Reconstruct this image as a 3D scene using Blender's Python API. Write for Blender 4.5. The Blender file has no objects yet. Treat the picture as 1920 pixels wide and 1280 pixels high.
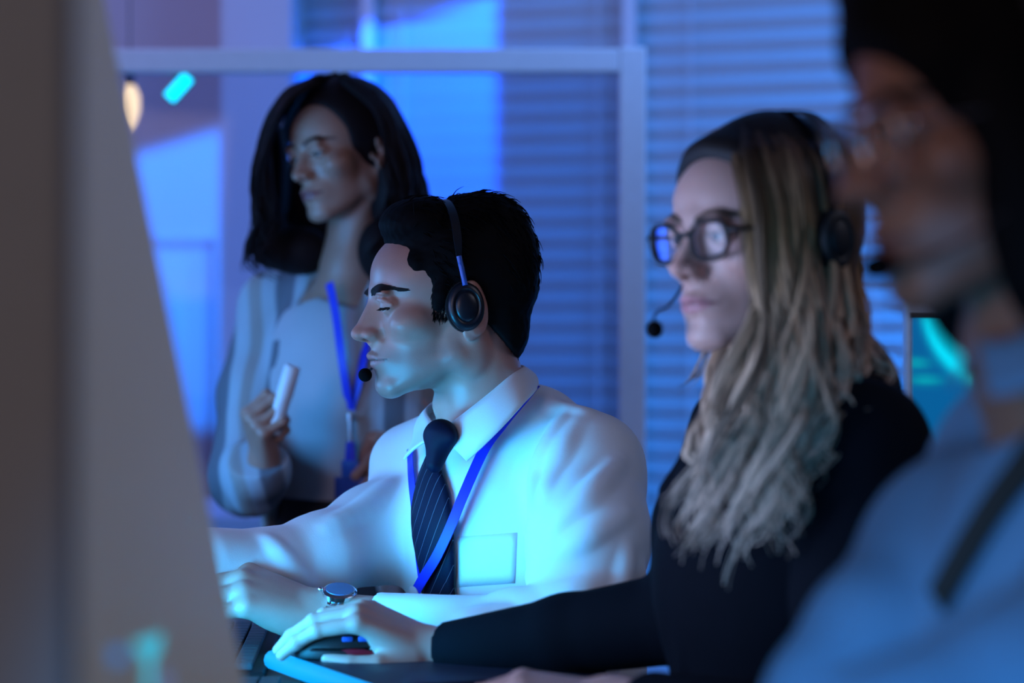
import bpy, math, random
import numpy as np
from mathutils import Vector, Matrix
from mathutils.bvhtree import BVHTree

# ------------------------------------------------------------------ camera, world, light
SC = bpy.context.scene
COL = SC.collection
FPX = 85.0 / 36.0 * 1920.0      # focal length in pixels of the 1920 px wide frame
CAMZ = 1.12

cam_data = bpy.data.cameras.new('camera')
cam_data.lens = 85.0
cam_data.sensor_width = 36.0
cam_data.clip_start = 0.05
cam_data.dof.use_dof = True
cam_data.dof.focus_distance = 2.95
cam_data.dof.aperture_fstop = 2.6
cam_data.dof.aperture_blades = 9
camera = bpy.data.objects.new('camera', cam_data)
camera.location = (0, 0, CAMZ)
camera.rotation_euler = (math.pi / 2, 0, 0)
COL.objects.link(camera)
SC.camera = camera

SC.view_settings.view_transform = 'Standard'
SC.view_settings.look = 'None'
SC.view_settings.gamma = 1.0
SC.view_settings.exposure = 0.0
SC.view_settings.use_curve_mapping = False

world = bpy.data.worlds.new('room_ambience')
world.use_nodes = True
world.node_tree.nodes['Background'].inputs[0].default_value = (0.22, 0.30, 0.62, 1)
world.node_tree.nodes['Background'].inputs[1].default_value = 0.06
SC.world = world


def area_light(name, loc, target, size, power, color, size_y=None, spread=None):
    d = bpy.data.lights.new(name, 'AREA')
    d.energy = power
    d.color = color
    d.shape = 'RECTANGLE'
    d.size = size
    d.size_y = size_y or size
    if spread:
        d.spread = math.radians(spread)
    o = bpy.data.objects.new(name, d)
    o.location = loc
    o.rotation_euler = (Vector(target) - Vector(loc)).to_track_quat('-Z', 'Y').to_euler()
    COL.objects.link(o)
    return o


def P(u, v, D):
    """A point of the room: where it shows in the photograph and how far away it stands."""
    return np.array([(u - 960.0) * D / FPX, D, CAMZ - (v - 640.0) * D / FPX])


def projector(name, loc, quad, power, color, soft=0.012):
    """A projector throwing one rectangle of light (a masked spot lamp)."""
    loc = np.array(loc, float)
    ctr = np.mean(quad, axis=0)
    d = bpy.data.lights.new(name, 'SPOT')
    d.energy = power
    d.color = color
    d.shadow_soft_size = 0.02
    dirs = [(q - loc) / np.linalg.norm(q - loc) for q in quad]
    cdir = (ctr - loc) / np.linalg.norm(ctr - loc)
    ang = max(math.acos(min(1, float(cdir @ q))) for q in dirs)
    d.spot_size = min(3.0, 2 * ang * 1.25)
    d.spot_blend = 0.0
    o = bpy.data.objects.new(name, d)
    o.location = loc
    rot = Vector(cdir).to_track_quat('-Z', 'Y')
    o.rotation_euler = rot.to_euler()
    COL.objects.link(o)
    R = np.array(rot.to_matrix())
    d.use_nodes = True
    nt = d.node_tree
    em = [n for n in nt.nodes if n.type == 'EMISSION'][0]
    tc = nt.nodes.new('ShaderNodeTexCoord')
    prev = None
    for i in range(4):
        a, b = dirs[i], dirs[(i + 1) % 4]
        n = np.cross(a, b)
        n /= np.linalg.norm(n)
        if n @ cdir < 0:
            n = -n
        nl = R.T @ n
        dot = nt.nodes.new('ShaderNodeVectorMath')
        dot.operation = 'DOT_PRODUCT'
        nt.links.new(tc.outputs['Normal'], dot.inputs[0])
        dot.inputs[1].default_value = tuple(nl)
        mr = nt.nodes.new('ShaderNodeMapRange')
        mr.interpolation_type = 'SMOOTHSTEP'
        mr.inputs['From Min'].default_value = -soft
        mr.inputs['From Max'].default_value = soft
        nt.links.new(dot.outputs['Value'], mr.inputs['Value'])
        if prev is None:
            prev = mr.outputs[0]
        else:
            mu = nt.nodes.new('ShaderNodeMath')
            mu.operation = 'MULTIPLY'
            nt.links.new(prev, mu.inputs[0])
            nt.links.new(mr.outputs[0], mu.inputs[1])
            prev = mu.outputs[0]
    nt.links.new(prev, em.inputs['Strength'])
    return o


# screens of the desk row glow cyan on the faces and chests turned to them
area_light('screen_glow_man', (-0.50, 2.62, 0.80), (0.0, 2.94, 0.84), 0.36, 3.2, (0.02, 0.45, 1.0), 0.20, 80)
area_light('screen_glow_face', (-0.80, 2.70, 1.12), (-0.08, 3.0, 1.15), 0.50, 2.6, (0.30, 0.42, 1.0), 0.30)
area_light('screen_glow_blonde', (-0.50, 2.02, 1.05), (0.22, 2.28, 1.12), 0.50, 2.3, (0.36, 0.54, 1.0), 0.30, 90)
area_light('front_blue_fill', (-0.17, 0.60, 0.95), (0.30, 1.58, 0.80), 0.22, 1.1, (0.04, 0.42, 1.0), 0.14, 55)  # added blue fill for the front sleeve, no screen stands there
area_light('screen_glow_standing', (-1.0, 3.4, 1.15), (-0.3, 3.95, 1.15), 0.5, 9.0, (0.08, 0.40, 1.0), 0.4)
area_light('blue_floor_wash', (1.5, 5.0, .35), (0.9, 6.3, 1.0), 1.2, 40, (0.0, 0.25, 1.0), .4)
# pale ceiling light of the office beside the row, warm light of the hall behind the camera
area_light('office_ceiling_light', (1.9, 2.2, 2.5), (0.1, 3.0, 0.9), 1.0, 6, (0.75, 0.75, 1.0))
area_light('hall_light', (-1.6, -0.8, 1.7), (-0.25, 1.5, 1.1), 0.8, 14, (1.0, 0.70, 0.66))
# blue wash of the far end of the room
area_light('blue_wash', (0.9, 4.6, 2.7), (0.6, 6.6, 1.2), 1.6, 48, (0.13, 0.36, 1.0))
area_light('violet_wash', (-1.6, 4.6, 2.6), (-0.9, 6.6, 1.2), 1.0, 20, (0.48, 0.40, 1.0))

# the far walls: back wall at YB, window wall turned a little towards the desks
YB = 6.75
WA = math.radians(20)
WR = np.stack([[math.cos(WA), -math.sin(WA), 0], [math.sin(WA), math.cos(WA), 0], [0, 0, 1]], axis=1)
WO = np.array([float(P(545, 0, 6.3)[0]) - .01, 6.62, 0])


def along(u):
    k = (u - 960) / FPX
    return (k * WO[1] - WO[0]) / (math.cos(WA) + k * math.sin(WA))


def wallpt(u, v):
    """Point of the blinds' plane that shows at (u, v)."""
    s = along(u)
    p = WO + WR @ np.array([s, -.01, 0])
    return P(u, v, p[1])


# projected rectangles of blue light
projector('blue_projector', (.10, 5.15, 2.60), [wallpt(540, 112), wallpt(930, -8), wallpt(930, 720), wallpt(540, 720)], 1200, (.0, .10, 1.0), .007)
projector('violet_projector', (-1.15, 4.75, 2.55), [P(150, 322, YB), P(416, 242, YB), P(416, 812, YB), P(150, 812, YB)], 600, (.0, .24, 1.0), .008)

# ------------------------------------------------------------------ helpers: objects, materials
def link(o, parent=None):
    COL.objects.link(o)
    if parent is not None:
        o.parent = parent
    return o


def empty(name, loc=(0, 0, 0), label=None, cat=None, group=None):
    o = bpy.data.objects.new(name, None)
    o.location = loc
    o.empty_display_size = 0.05
    link(o)
    tag(o, label, cat, group)
    return o


def tag(o, label=None, cat=None, group=None, kind=None):
    if label:
        o['label'] = label
    if cat:
        o['category'] = cat
    if group:
        o['group'] = group
    if kind:
        o['kind'] = kind
    return o


def mesh_obj(name, verts, faces, mat, parent=None, smooth=True, cols=None):
    """Verts are given in world coordinates."""
    verts = np.asarray(verts, float)
    off = np.zeros(3)
    if parent is not None:
        off = world_loc(parent)
    else:
        if len(verts):
            off = np.array([verts[:, 0].mean(), verts[:, 1].mean(), verts[:, 2].min()])
    me = bpy.data.meshes.new(name)
    me.from_pydata((verts - off).tolist(), [], faces.tolist() if hasattr(faces, 'tolist') else faces)
    if smooth:
        me.polygons.foreach_set('use_smooth', [True] * len(me.polygons))
    if cols is not None:
        ca = me.color_attributes.new('tint', 'FLOAT_COLOR', 'POINT')
        c4 = np.ones((len(verts), 4), np.float32)
        c4[:, :3] = cols
        ca.data.foreach_set('color', c4.ravel())
    me.update()
    if mat is not None:
        me.materials.append(mat)
    o = bpy.data.objects.new(name, me)
    if parent is None:
        o.location = off
    return link(o, parent)


def world_loc(o):
    p = np.zeros(3)
    while o is not None:
        p = p + np.array(o.location)
        o = o.parent
    return p


def mat(name, color, rough=0.6, metal=0.0, attr=False, noise=0.06, nscale=40, bump=0.0, bscale=300,
        emit=None, estr=0.0, spec=0.5, sss=0.0, coat=0.0, sheen=0.0):
    m = bpy.data.materials.new(name)
    m.use_nodes = True
    nt = m.node_tree
    b = nt.nodes['Principled BSDF']
    b.inputs['Roughness'].default_value = rough
    b.inputs['Metallic'].default_value = metal
    b.inputs['Specular IOR Level'].default_value = spec
    b.inputs['Coat Weight'].default_value = coat
    b.inputs['Sheen Weight'].default_value = sheen
    if sss:
        b.inputs['Subsurface Weight'].default_value = sss
        b.inputs['Subsurface Radius'].default_value = (0.008, 0.003, 0.002)
        b.inputs['Subsurface Scale'].default_value = 1.0
    tc = nt.nodes.new('ShaderNodeTexCoord')
    nz = nt.nodes.new('ShaderNodeTexNoise')
    nz.inputs['Scale'].default_value = nscale
    nz.inputs['Detail'].default_value = 4
    nt.links.new(tc.outputs['Object'], nz.inputs['Vector'])
    mx = nt.nodes.new('ShaderNodeMix')
    mx.data_type = 'RGBA'
    mx.blend_type = 'MULTIPLY'
    mx.inputs[0].default_value = 1.0
    mr = nt.nodes.new('ShaderNodeMapRange')
    mr.inputs['To Min'].default_value = 1 - noise
    mr.inputs['To Max'].default_value = 1 + noise
    nt.links.new(nz.outputs['Fac'], mr.inputs['Value'])
    if attr:
        at = nt.nodes.new('ShaderNodeAttribute')
        at.attribute_name = 'tint'
        nt.links.new(at.outputs['Color'], mx.inputs[6])
    else:
        mx.inputs[6].default_value = (*color, 1)
    nt.links.new(mr.outputs[0], mx.inputs[7])
    nt.links.new(mx.outputs[2], b.inputs['Base Color'])
    if bump:
        nb = nt.nodes.new('ShaderNodeTexNoise')
        nb.inputs['Scale'].default_value = bscale
        nb.inputs['Detail'].default_value = 3
        nt.links.new(tc.outputs['Object'], nb.inputs['Vector'])
        bp = nt.nodes.new('ShaderNodeBump')
        bp.inputs['Strength'].default_value = bump
        bp.inputs['Distance'].default_value = 0.002
        nt.links.new(nb.outputs['Fac'], bp.inputs['Height'])
        nt.links.new(bp.outputs['Normal'], b.inputs['Normal'])
    if emit:
        b.inputs['Emission Color'].default_value = (*emit, 1)
        b.inputs['Emission Strength'].default_value = estr
    return m


# ------------------------------------------------------------------ helpers: simple solids
class MB:
    """Collects shapes into one mesh."""
    def __init__(self):
        self.v, self.f, self.c = [], [], []

    def add(self, v, f, col=None):
        n = len(self.v)
        self.v += [tuple(map(float, p)) for p in v]
        self.f += [tuple(i + n for i in q) for q in f]
        self.c += [col or (1, 1, 1)] * len(v)

    def box(self, c, h, R=None, bev=0.0):
        """Box with centre c, half sizes h, rotation R, chamfered by bev."""
        c, h = np.array(c, float), np.array(h, float)
        R = np.eye(3) if R is None else R
        bm = bpy_bm()
        import bmesh
        bmesh.ops.create_cube(bm, size=2.0)
        for vv in bm.verts:
            vv.co = Vector(np.array(vv.co) * h)
        if bev:
            bmesh.ops.bevel(bm, geom=list(bm.edges), offset=min(bev, min(h) * .95), segments=2, affect='EDGES', profile=.5)
        bm.verts.index_update()
        vs = [c + R @ np.array(vv.co) for vv in bm.verts]
        fs = [[vv.index for vv in q.verts] for q in bm.faces]
        bm.free()
        self.add(vs, fs)

    def tube(self, pts, rad, n=8, cols=None, flat=1.0, up=None, caps=True):
        v, f = tube_mesh(pts, rad, n, flat, up, caps)
        k = len(self.v)
        self.v += [tuple(p) for p in v]
        self.f += [tuple(i + k for i in q) for q in f]
        if cols is None:
            self.c += [(1, 1, 1)] * len(v)
        else:
            for cc in cols:
                self.c += [tuple(cc)] * n
            self.c += [tuple(cols[-1])] * (len(v) - n * len(cols))

    def lathe(self, prof, o, ax, n=32, squash=None):
        """Revolve (r, h) profile about axis ax at o. squash=(e1, s1, e2, s2)."""
        ax = np.array(ax, float); ax /= np.linalg.norm(ax)
        if squash:
            e1, s1, e2, s2 = squash
        else:
            t = np.array([0, 0, 1.0]) if abs(ax[2]) < .9 else np.array([1.0, 0, 0])
            e1 = np.cross(ax, t); e1 /= np.linalg.norm(e1); e2 = np.cross(ax, e1); s1 = s2 = 1
        vs, fs = [], []
        for (r, h) in prof:
            for i in range(n):
                a = 2 * math.pi * i / n
                vs.append(np.array(o) + ax * h + e1 * (r * s1 * math.cos(a)) + e2 * (r * s2 * math.sin(a)))
        m = len(prof)
        for j in range(m - 1):
            for i in range(n):
                k = (i + 1) % n
                fs.append((j * n + i, j * n + k, (j + 1) * n + k, (j + 1) * n + i))
        fs.append(tuple(range(n))[::-1])
        fs.append(tuple((m - 1) * n + i for i in range(n)))
        self.add(vs, fs)

    def build(self, name, m, parent=None, smooth=True, tint=False):
        o = mesh_obj(name, self.v, self.f, m, parent, smooth, np.array(self.c) if tint else None)
        if smooth:
            o.data.set_sharp_from_angle(angle=math.radians(45))
        return o


def bpy_bm():
    import bmesh
    return bmesh.new()


def tube_mesh(pts, rad, n=8, flat=1.0, up=None, caps=True):
    pts = np.asarray(pts, float)
    m = len(pts)
    rad = np.broadcast_to(np.asarray(rad, float), (m,))
    T = np.gradient(pts, axis=0)
    T /= np.linalg.norm(T, axis=1)[:, None] + 1e-12
    u = np.array(up if up is not None else ([0, 0, 1.0] if abs(T[0][2]) < .9 else [1.0, 0, 0]), float)
    vs = []
    a = np.arange(n) * 2 * math.pi / n
    ca, sa = np.cos(a), np.sin(a)
    for i in range(m):
        if up is not None:
            u = np.array(up, float)
        u = u - T[i] * (u @ T[i])
        u /= np.linalg.norm(u) + 1e-12
        w = np.cross(T[i], u)
        vs.append(pts[i] + rad[i] * (ca[:, None] * w + flat * sa[:, None] * u))
    vs = np.concatenate(vs)
    fs = []
    for i in range(m - 1):
        for j in range(n):
            k = (j + 1) % n
            fs.append((i * n + j, i * n + k, (i + 1) * n + k, (i + 1) * n + j))
    if caps:
        fs.append(tuple(range(n))[::-1])
        fs.append(tuple((m - 1) * n + j for j in range(n)))
    return vs, fs


def catmull(pts, n=8):
    """Smooth polyline through the points (n steps per span)."""
    p = np.asarray(pts, float)
    if len(p) < 3:
        t = np.linspace(0, 1, n + 1)[:, None]
        return p[0] * (1 - t) + p[-1] * t
    q = np.vstack([2 * p[0] - p[1], p, 2 * p[-1] - p[-2]])
    out = []
    t = np.linspace(0, 1, n, endpoint=False)[:, None]
    for i in range(1, len(q) - 2):
        a, b, c, d = q[i - 1], q[i], q[i + 1], q[i + 2]
        out.append(.5 * (2 * b + (c - a) * t + (2 * a - 5 * b + 4 * c - d) * t ** 2 + (3 * b - a - 3 * c + d) * t ** 3))
    out.append(p[-1:])
    return np.concatenate(out)


# ------------------------------------------------------------------ helpers: organic surfaces from distance fields
class Frame:
    def __init__(self, o=(0, 0, 0), R=None, s=1.0):
        self.o = np.array(o, float); self.R = np.eye(3) if R is None else np.asarray(R, float); self.s = s

    def w(self, p):
        return self.o + (np.asarray(p, float) * self.s) @ self.R.T

    def d(self, v):
        return np.asarray(v, float) @ self.R.T

    def loc(self, X):
        if X.dtype == np.float32:
            return ((X - self.o.astype(np.float32)) @ self.R.astype(np.float32)) / np.float32(self.s)
        return ((X - self.o) @ self.R) / self.s


WORLD = Frame()


def axes(fwd, up=(0, 0, 1)):
    f = np.array(fwd, float); f /= np.linalg.norm(f)
    u = np.array(up, float); u = u - f * (u @ f); u /= np.linalg.norm(u)
    l = np.cross(u, f)
    return np.stack([f, l, u], axis=1)


def head_frame(o, yaw, pitch, roll, s):
    """yaw: degrees turned from facing -X towards the camera (-Y); pitch: degrees downwards."""
    a, p, r = map(math.radians, (yaw, pitch, roll))
    f = np.array([-math.cos(a) * math.cos(p), -math.sin(a) * math.cos(p), -math.sin(p)])
    A = axes(f)
    c, sn = math.cos(r), math.sin(r)
    return Frame(o, A @ np.array([[1, 0, 0], [0, c, -sn], [0, sn, c]]), s * .001)


def eul(rx, ry, rz):
    return np.array(Matrix.Rotation(math.radians(rz), 3, 'Z') @ Matrix.Rotation(math.radians(ry), 3, 'Y') @ Matrix.Rotation(math.radians(rx), 3, 'X'))


class Field:
    def __init__(self):
        self.ops = []
        self.fr = WORLD

    def _add(self, mode, fn, c, r, k):
        self.ops.append((mode, fn, self.fr, self.fr.w(c), r * self.fr.s if r is not None else None, k * self.fr.s))

    def ell(self, c, r, k=0.0, mode='u', rot=None, axs=None):
        c, r = np.array(c, np.float32), np.array(r, np.float32)
        R = eul(*rot) if rot is not None else axs
        R32 = None if R is None else np.asarray(R, np.float32)

        def fn(p):
            q = p - c
            if R is not None:
                q = q @ R32
            a = q / r
            k0 = np.sqrt(np.einsum('...i,...i->...', a, a)); b = a / r
            k1 = np.sqrt(np.einsum('...i,...i->...', b, b)) + 1e-9
            return k0 * (k0 - 1) / k1
        self._add(mode, fn, c, r.max(), k)

    def cone(self, a, b, ra, rb, k=0.0, mode='u'):
        a, b = np.array(a, np.float32), np.array(b, np.float32)
        ab = b - a; L2 = np.float32(ab @ ab + 1e-12); ra, rb = np.float32(ra), np.float32(rb)

        def fn(p):
            q = p - a
            t = np.clip((q @ ab) / L2, 0, 1)
            e = q - t[..., None] * ab
            return np.sqrt(np.einsum('...i,...i->...', e, e)) - (ra + (rb - ra) * t)
        self._add(mode, fn, (a + b) / 2, math.sqrt(L2) / 2 + max(ra, rb), k)

    def chain(self, pts, rad, k=0.0, mode='u', kk=None):
        rad = [rad] * len(pts) if np.isscalar(rad) else rad
        for i in range(len(pts) - 1):
            self.cone(pts[i], pts[i + 1], rad[i], rad[i + 1], k, mode)

    def box(self, c, h, rnd=0.0, k=0.0, mode='u', rot=None, axs=None):
        c, h = np.array(c, float), np.array(h, float)
        R = eul(*rot) if rot is not None else axs

        def fn(p):
            q = p - c
            if R is not None:
                q = q @ R
            q = np.abs(q) - h + rnd
            return np.sqrt((np.maximum(q, 0) ** 2).sum(-1)) + np.minimum(q.max(-1), 0) - rnd
        self._add(mode, fn, c, float(np.linalg.norm(h)), k)

    def cut(self, n, off, k=0.0, c=(0, 0, 0)):
        """Removes what lies where n.(p-c) > off."""
        n = np.array(n, float); n /= np.linalg.norm(n); c = np.array(c, float)
        self._add('s', lambda p: off - (p - c) @ n, c, None, k)

    def fn(self, mode, f, c=(0, 0, 0), r=None, k=0.0):
        self._add(mode, f, c, r, k)

    def eval(self, pts, bc=None, br=0.0):
        """pts (B, n, 3); bc (B, 3) block centres, br block radius."""
        pts = pts.astype(np.float32)
        d = np.full(pts.shape[:2], 0.06, np.float32)
        for mode, fn, fr, wc, wr, k in self.ops:
            if bc is not None and wr is not None:
                m = np.linalg.norm(bc - wc, axis=1) < wr + br + k + .02
                if not m.any():
                    continue
                X = pts[m]; cur = d[m]
            else:
                m = slice(None); X = pts; cur = d
            v = (fn(X if fr is WORLD else fr.loc(X)) * fr.s).astype(np.float32)
            k = np.float32(k)
            if mode == 'u':
                if k > 0:
                    h = np.clip(.5 + .5 * (v - cur) / k, 0, 1)
                    cur = v * (1 - h) + cur * h - k * h * (1 - h)
                else:
                    cur = np.minimum(cur, v)
            elif mode == 's':
                v = -v
                if k > 0:
                    h = np.clip(.5 - .5 * (v - cur) / k, 0, 1)
                    cur = v * (1 - h) + cur * h + k * h * (1 - h)
                else:
                    cur = np.maximum(cur, v)
            elif mode == 'i':
                cur = np.maximum(cur, v)
            elif mode == 'd':
                cur = cur + v
            d[m] = cur
        return d

    def mesh(self, h):
        los = [wc - wr for m, f, fr, wc, wr, k in self.ops if m == 'u' and wr is not None]
        his = [wc + wr for m, f, fr, wc, wr, k in self.ops if m == 'u' and wr is not None]
        lo, hi = np.min(los, axis=0) - 4 * h, np.max(his, axis=0) + 4 * h
        Bs = 8
        nb = np.ceil((hi - lo) / (h * Bs)).astype(int) + 1
        g = np.stack(np.meshgrid(*[np.arange(n) for n in nb], indexing='ij'), -1).reshape(-1, 3)
        cen = lo + (g * Bs + Bs / 2 + .5) * h
        diag = Bs * h * math.sqrt(3) / 2
        act = []
        for i in range(0, len(g), 20000):
            dd = self.eval(cen[i:i + 20000, None, :], cen[i:i + 20000], diag)[:, 0]
            act.append(np.abs(dd) < diag * 1.7 + .002)
        g = g[np.concatenate(act)]
        ax10 = np.arange(Bs + 2)
        off = np.stack(np.meshgrid(ax10, ax10, ax10, indexing='ij'), -1)
        ncell = nb * Bs + 4
        keys, vpos, quads = [], [], []
        for i in range(0, len(g), 400):
            gb = g[i:i + 400]
            base = gb * Bs
            idx = base[:, None, None, None, :] + off[None]
            pts = lo + idx * h
            bcen = lo + (base + Bs / 2 + .5) * h
            D = self.eval(pts.reshape(len(gb), -1, 3), bcen, diag * 1.2).reshape(len(gb), 10, 10, 10)
            D = np.where(D == 0, 1e-9, D)
            neg = D < 0
            acc = np.zeros((3, len(gb), 9, 9, 9), np.float32); cnt = np.zeros((len(gb), 9, 9, 9), np.float32)
            for axn in range(3):
                for o1 in (0, 1):
                    for o2 in (0, 1):
                        s = [0, 0, 0]
                        oth = [q for q in range(3) if q != axn]
                        s[oth[0]], s[oth[1]] = o1, o2
                        e = list(s); e[axn] = 1
                        d0 = D[:, s[0]:s[0] + 9, s[1]:s[1] + 9, s[2]:s[2] + 9]
                        d1 = D[:, e[0]:e[0] + 9, e[1]:e[1] + 9, e[2]:e[2] + 9]
                        cr = (d0 < 0) != (d1 < 0)
                        acc[axn] += np.where(cr, d0 / np.where(cr, d0 - d1, 1), 0)
                        for q in oth:
                            if s[q]:
                                acc[q] += cr
                        cnt += cr
            cm = cnt > 0
            w = np.argwhere(cm)
            if len(w) == 0:
                continue
            cell = base[w[:, 0]] + w[:, 1:]
            keys.append((cell[:, 0] * ncell[1] + cell[:, 1]) * ncell[2] + cell[:, 2])
            vpos.append(lo + (cell + np.stack([acc[0][cm], acc[1][cm], acc[2][cm]], 1) / cnt[cm][:, None]) * h)
            for axn in range(3):
                s0 = neg[:, 1:9, 1:9, 1:9]
                sl = [slice(1, 9)] * 3; sl[axn] = slice(2, 10)
                s1 = neg[:, sl[0], sl[1], sl[2]]
                w = np.argwhere(s0 != s1)
                if len(w) == 0:
                    continue
                flip = s0[tuple(w.T)]
                p = base[w[:, 0]] + w[:, 1:] + 1
                b, c = [(1, 2), (2, 0), (0, 1)][axn]
                qs = []
                for (ob, oc) in ((0, 0), (1, 0), (1, 1), (0, 1)):
                    q = p.copy(); q[:, b] -= ob; q[:, c] -= oc
                    qs.append((q[:, 0] * ncell[1] + q[:, 1]) * ncell[2] + q[:, 2])
                qs = np.stack(qs, 1)
                qs[~flip] = qs[~flip][:, ::-1]
                quads.append(qs)
        keys = np.concatenate(keys); vpos = np.concatenate(vpos); quads = np.concatenate(quads)
        uk, first = np.unique(keys, return_index=True)
        V = vpos[first]
        Q = np.searchsorted(uk, quads)
        Q = np.clip(Q, 0, len(uk) - 1)
        ok = (uk[Q] == quads).all(1)
        return V, Q[ok]

    def build(self, name, h, m, parent=None, colfn=None, smooth_it=0):
        V, Q = self.mesh(h)
        V, Q = keep_big(V, Q)
        for _ in range(smooth_it):
            V = relax(V, Q)
        o = mesh_obj(name, V, Q, m, parent, True, colfn(V) if colfn else None)
        return o


def relax(V, Q, f=.5):
    n = len(V)
    i = np.concatenate([Q[:, a] for a in (0, 1, 2, 3, 1, 2, 3, 0)]); j = np.concatenate([Q[:, a] for a in (1, 2, 3, 0, 0, 1, 2, 3)])
    cnt = np.bincount(i, minlength=n)
    acc = np.stack([np.bincount(i, V[j, q], minlength=n) for q in range(3)], 1)
    return V + f * (acc / np.maximum(cnt, 1)[:, None] - V)


def keep_big(V, Q, share=.02):
    """Drops specks: islands with under `share` of the faces."""
    lab = np.arange(len(V))
    i = np.concatenate([Q[:, 0], Q[:, 1], Q[:, 2]]); j = np.concatenate([Q[:, 1], Q[:, 2], Q[:, 3]])
    while True:
        li, lj = lab[i], lab[j]
        m = li != lj
        if not m.any():
            break
        i, j, li, lj = i[m], j[m], li[m], lj[m]
        lab[np.maximum(li, lj)] = np.minimum(li, lj)
        while True:
            nl = lab[lab]
            if (nl == lab).all():
                break
            lab = nl
    fl = lab[Q[:, 0]]
    ids, cnt = np.unique(fl, return_counts=True)
    good = ids[cnt >= share * len(Q)]
    keep = np.isin(fl, good)
    Q = Q[keep]
    used = np.zeros(len(V), bool); used[Q.ravel()] = True
    remap = np.cumsum(used) - 1
    return V[used], remap[Q]


def bvh_of(o):
    off = world_loc(o)
    me = o.data
    vs = [tuple(np.array(v.co) + off) for v in me.vertices]
    return BVHTree.FromPolygons(vs, [tuple(p.vertices) for p in me.polygons])


def sight(bvh, u, v, lift=0.0):
    """The point of a surface that shows at (u, v) of the photograph, and its normal."""
    o = Vector((0, 0, CAMZ))
    d = Vector(P(u, v, 1.0)) - o
    d.normalize()
    hit, n, i, t = bvh.ray_cast(o, d)
    if hit is None:
        return None, None
    if n.dot(d) > 0:
        n = -n
    return np.array(hit + n * lift), np.array(n)


def drape(bvh, uvs, lift, n=6):
    """A polyline of the photograph laid on a surface."""
    uv = np.array(uvs, float)
    uv = catmull(np.c_[uv, uv[:, 0] * 0], n)[:, :2]
    pts, nrm = [], []
    for (u, v) in uv:
        p, q = sight(bvh, u, v, lift)
        if p is not None:
            pts.append(p); nrm.append(q)
    if len(pts) < 3:
        return np.zeros((0, 3)), np.zeros((0, 3))
    pts, nrm = np.array(pts), np.array(nrm)
    for _ in range(3):
        nrm[1:-1] = (nrm[:-2] + nrm[1:-1] * 2 + nrm[2:]) / 4
        pts[1:-1] = (pts[:-2] + pts[1:-1] * 2 + pts[2:]) / 4
    nrm /= np.linalg.norm(nrm, axis=1)[:, None]
    return pts, nrm


def ribbon(mb, pts, nrm, width, thick=.0012):
    """A flat band along pts, its face along nrm."""
    pts = np.asarray(pts); m = len(pts)
    width = np.broadcast_to(np.asarray(width, float), (m,))
    T = np.gradient(pts, axis=0); T /= np.linalg.norm(T, axis=1)[:, None]
    W = np.cross(T, nrm); W /= np.linalg.norm(W, axis=1)[:, None]
    vs, fs = [], []
    for i in range(m):
        for s, t in ((-1, 0), (1, 0), (1, 1), (-1, 1)):
            vs.append(pts[i] + W[i] * s * width[i] / 2 + nrm[i] * thick * t)
    for i in range(m - 1):
        for j in range(4):
            k = (j + 1) % 4
            fs.append((i * 4 + j, i * 4 + k, i * 4 + 4 + k, i * 4 + 4 + j))
    fs.append((0, 1, 2, 3)); fs.append(tuple((m - 1) * 4 + j for j in (3, 2, 1, 0)))
    mb.add(vs, fs)


def wob(X, seed, freq, n=6):
    """Cheap smooth noise."""
    r = np.random.RandomState(seed)
    out = 0
    for i in range(n):
        k = r.normal(size=3); k *= freq * (.6 + .8 * r.rand()) / np.linalg.norm(k)
        out = out + np.sin(X @ k + r.rand() * 6.28)
    return out / n
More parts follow.
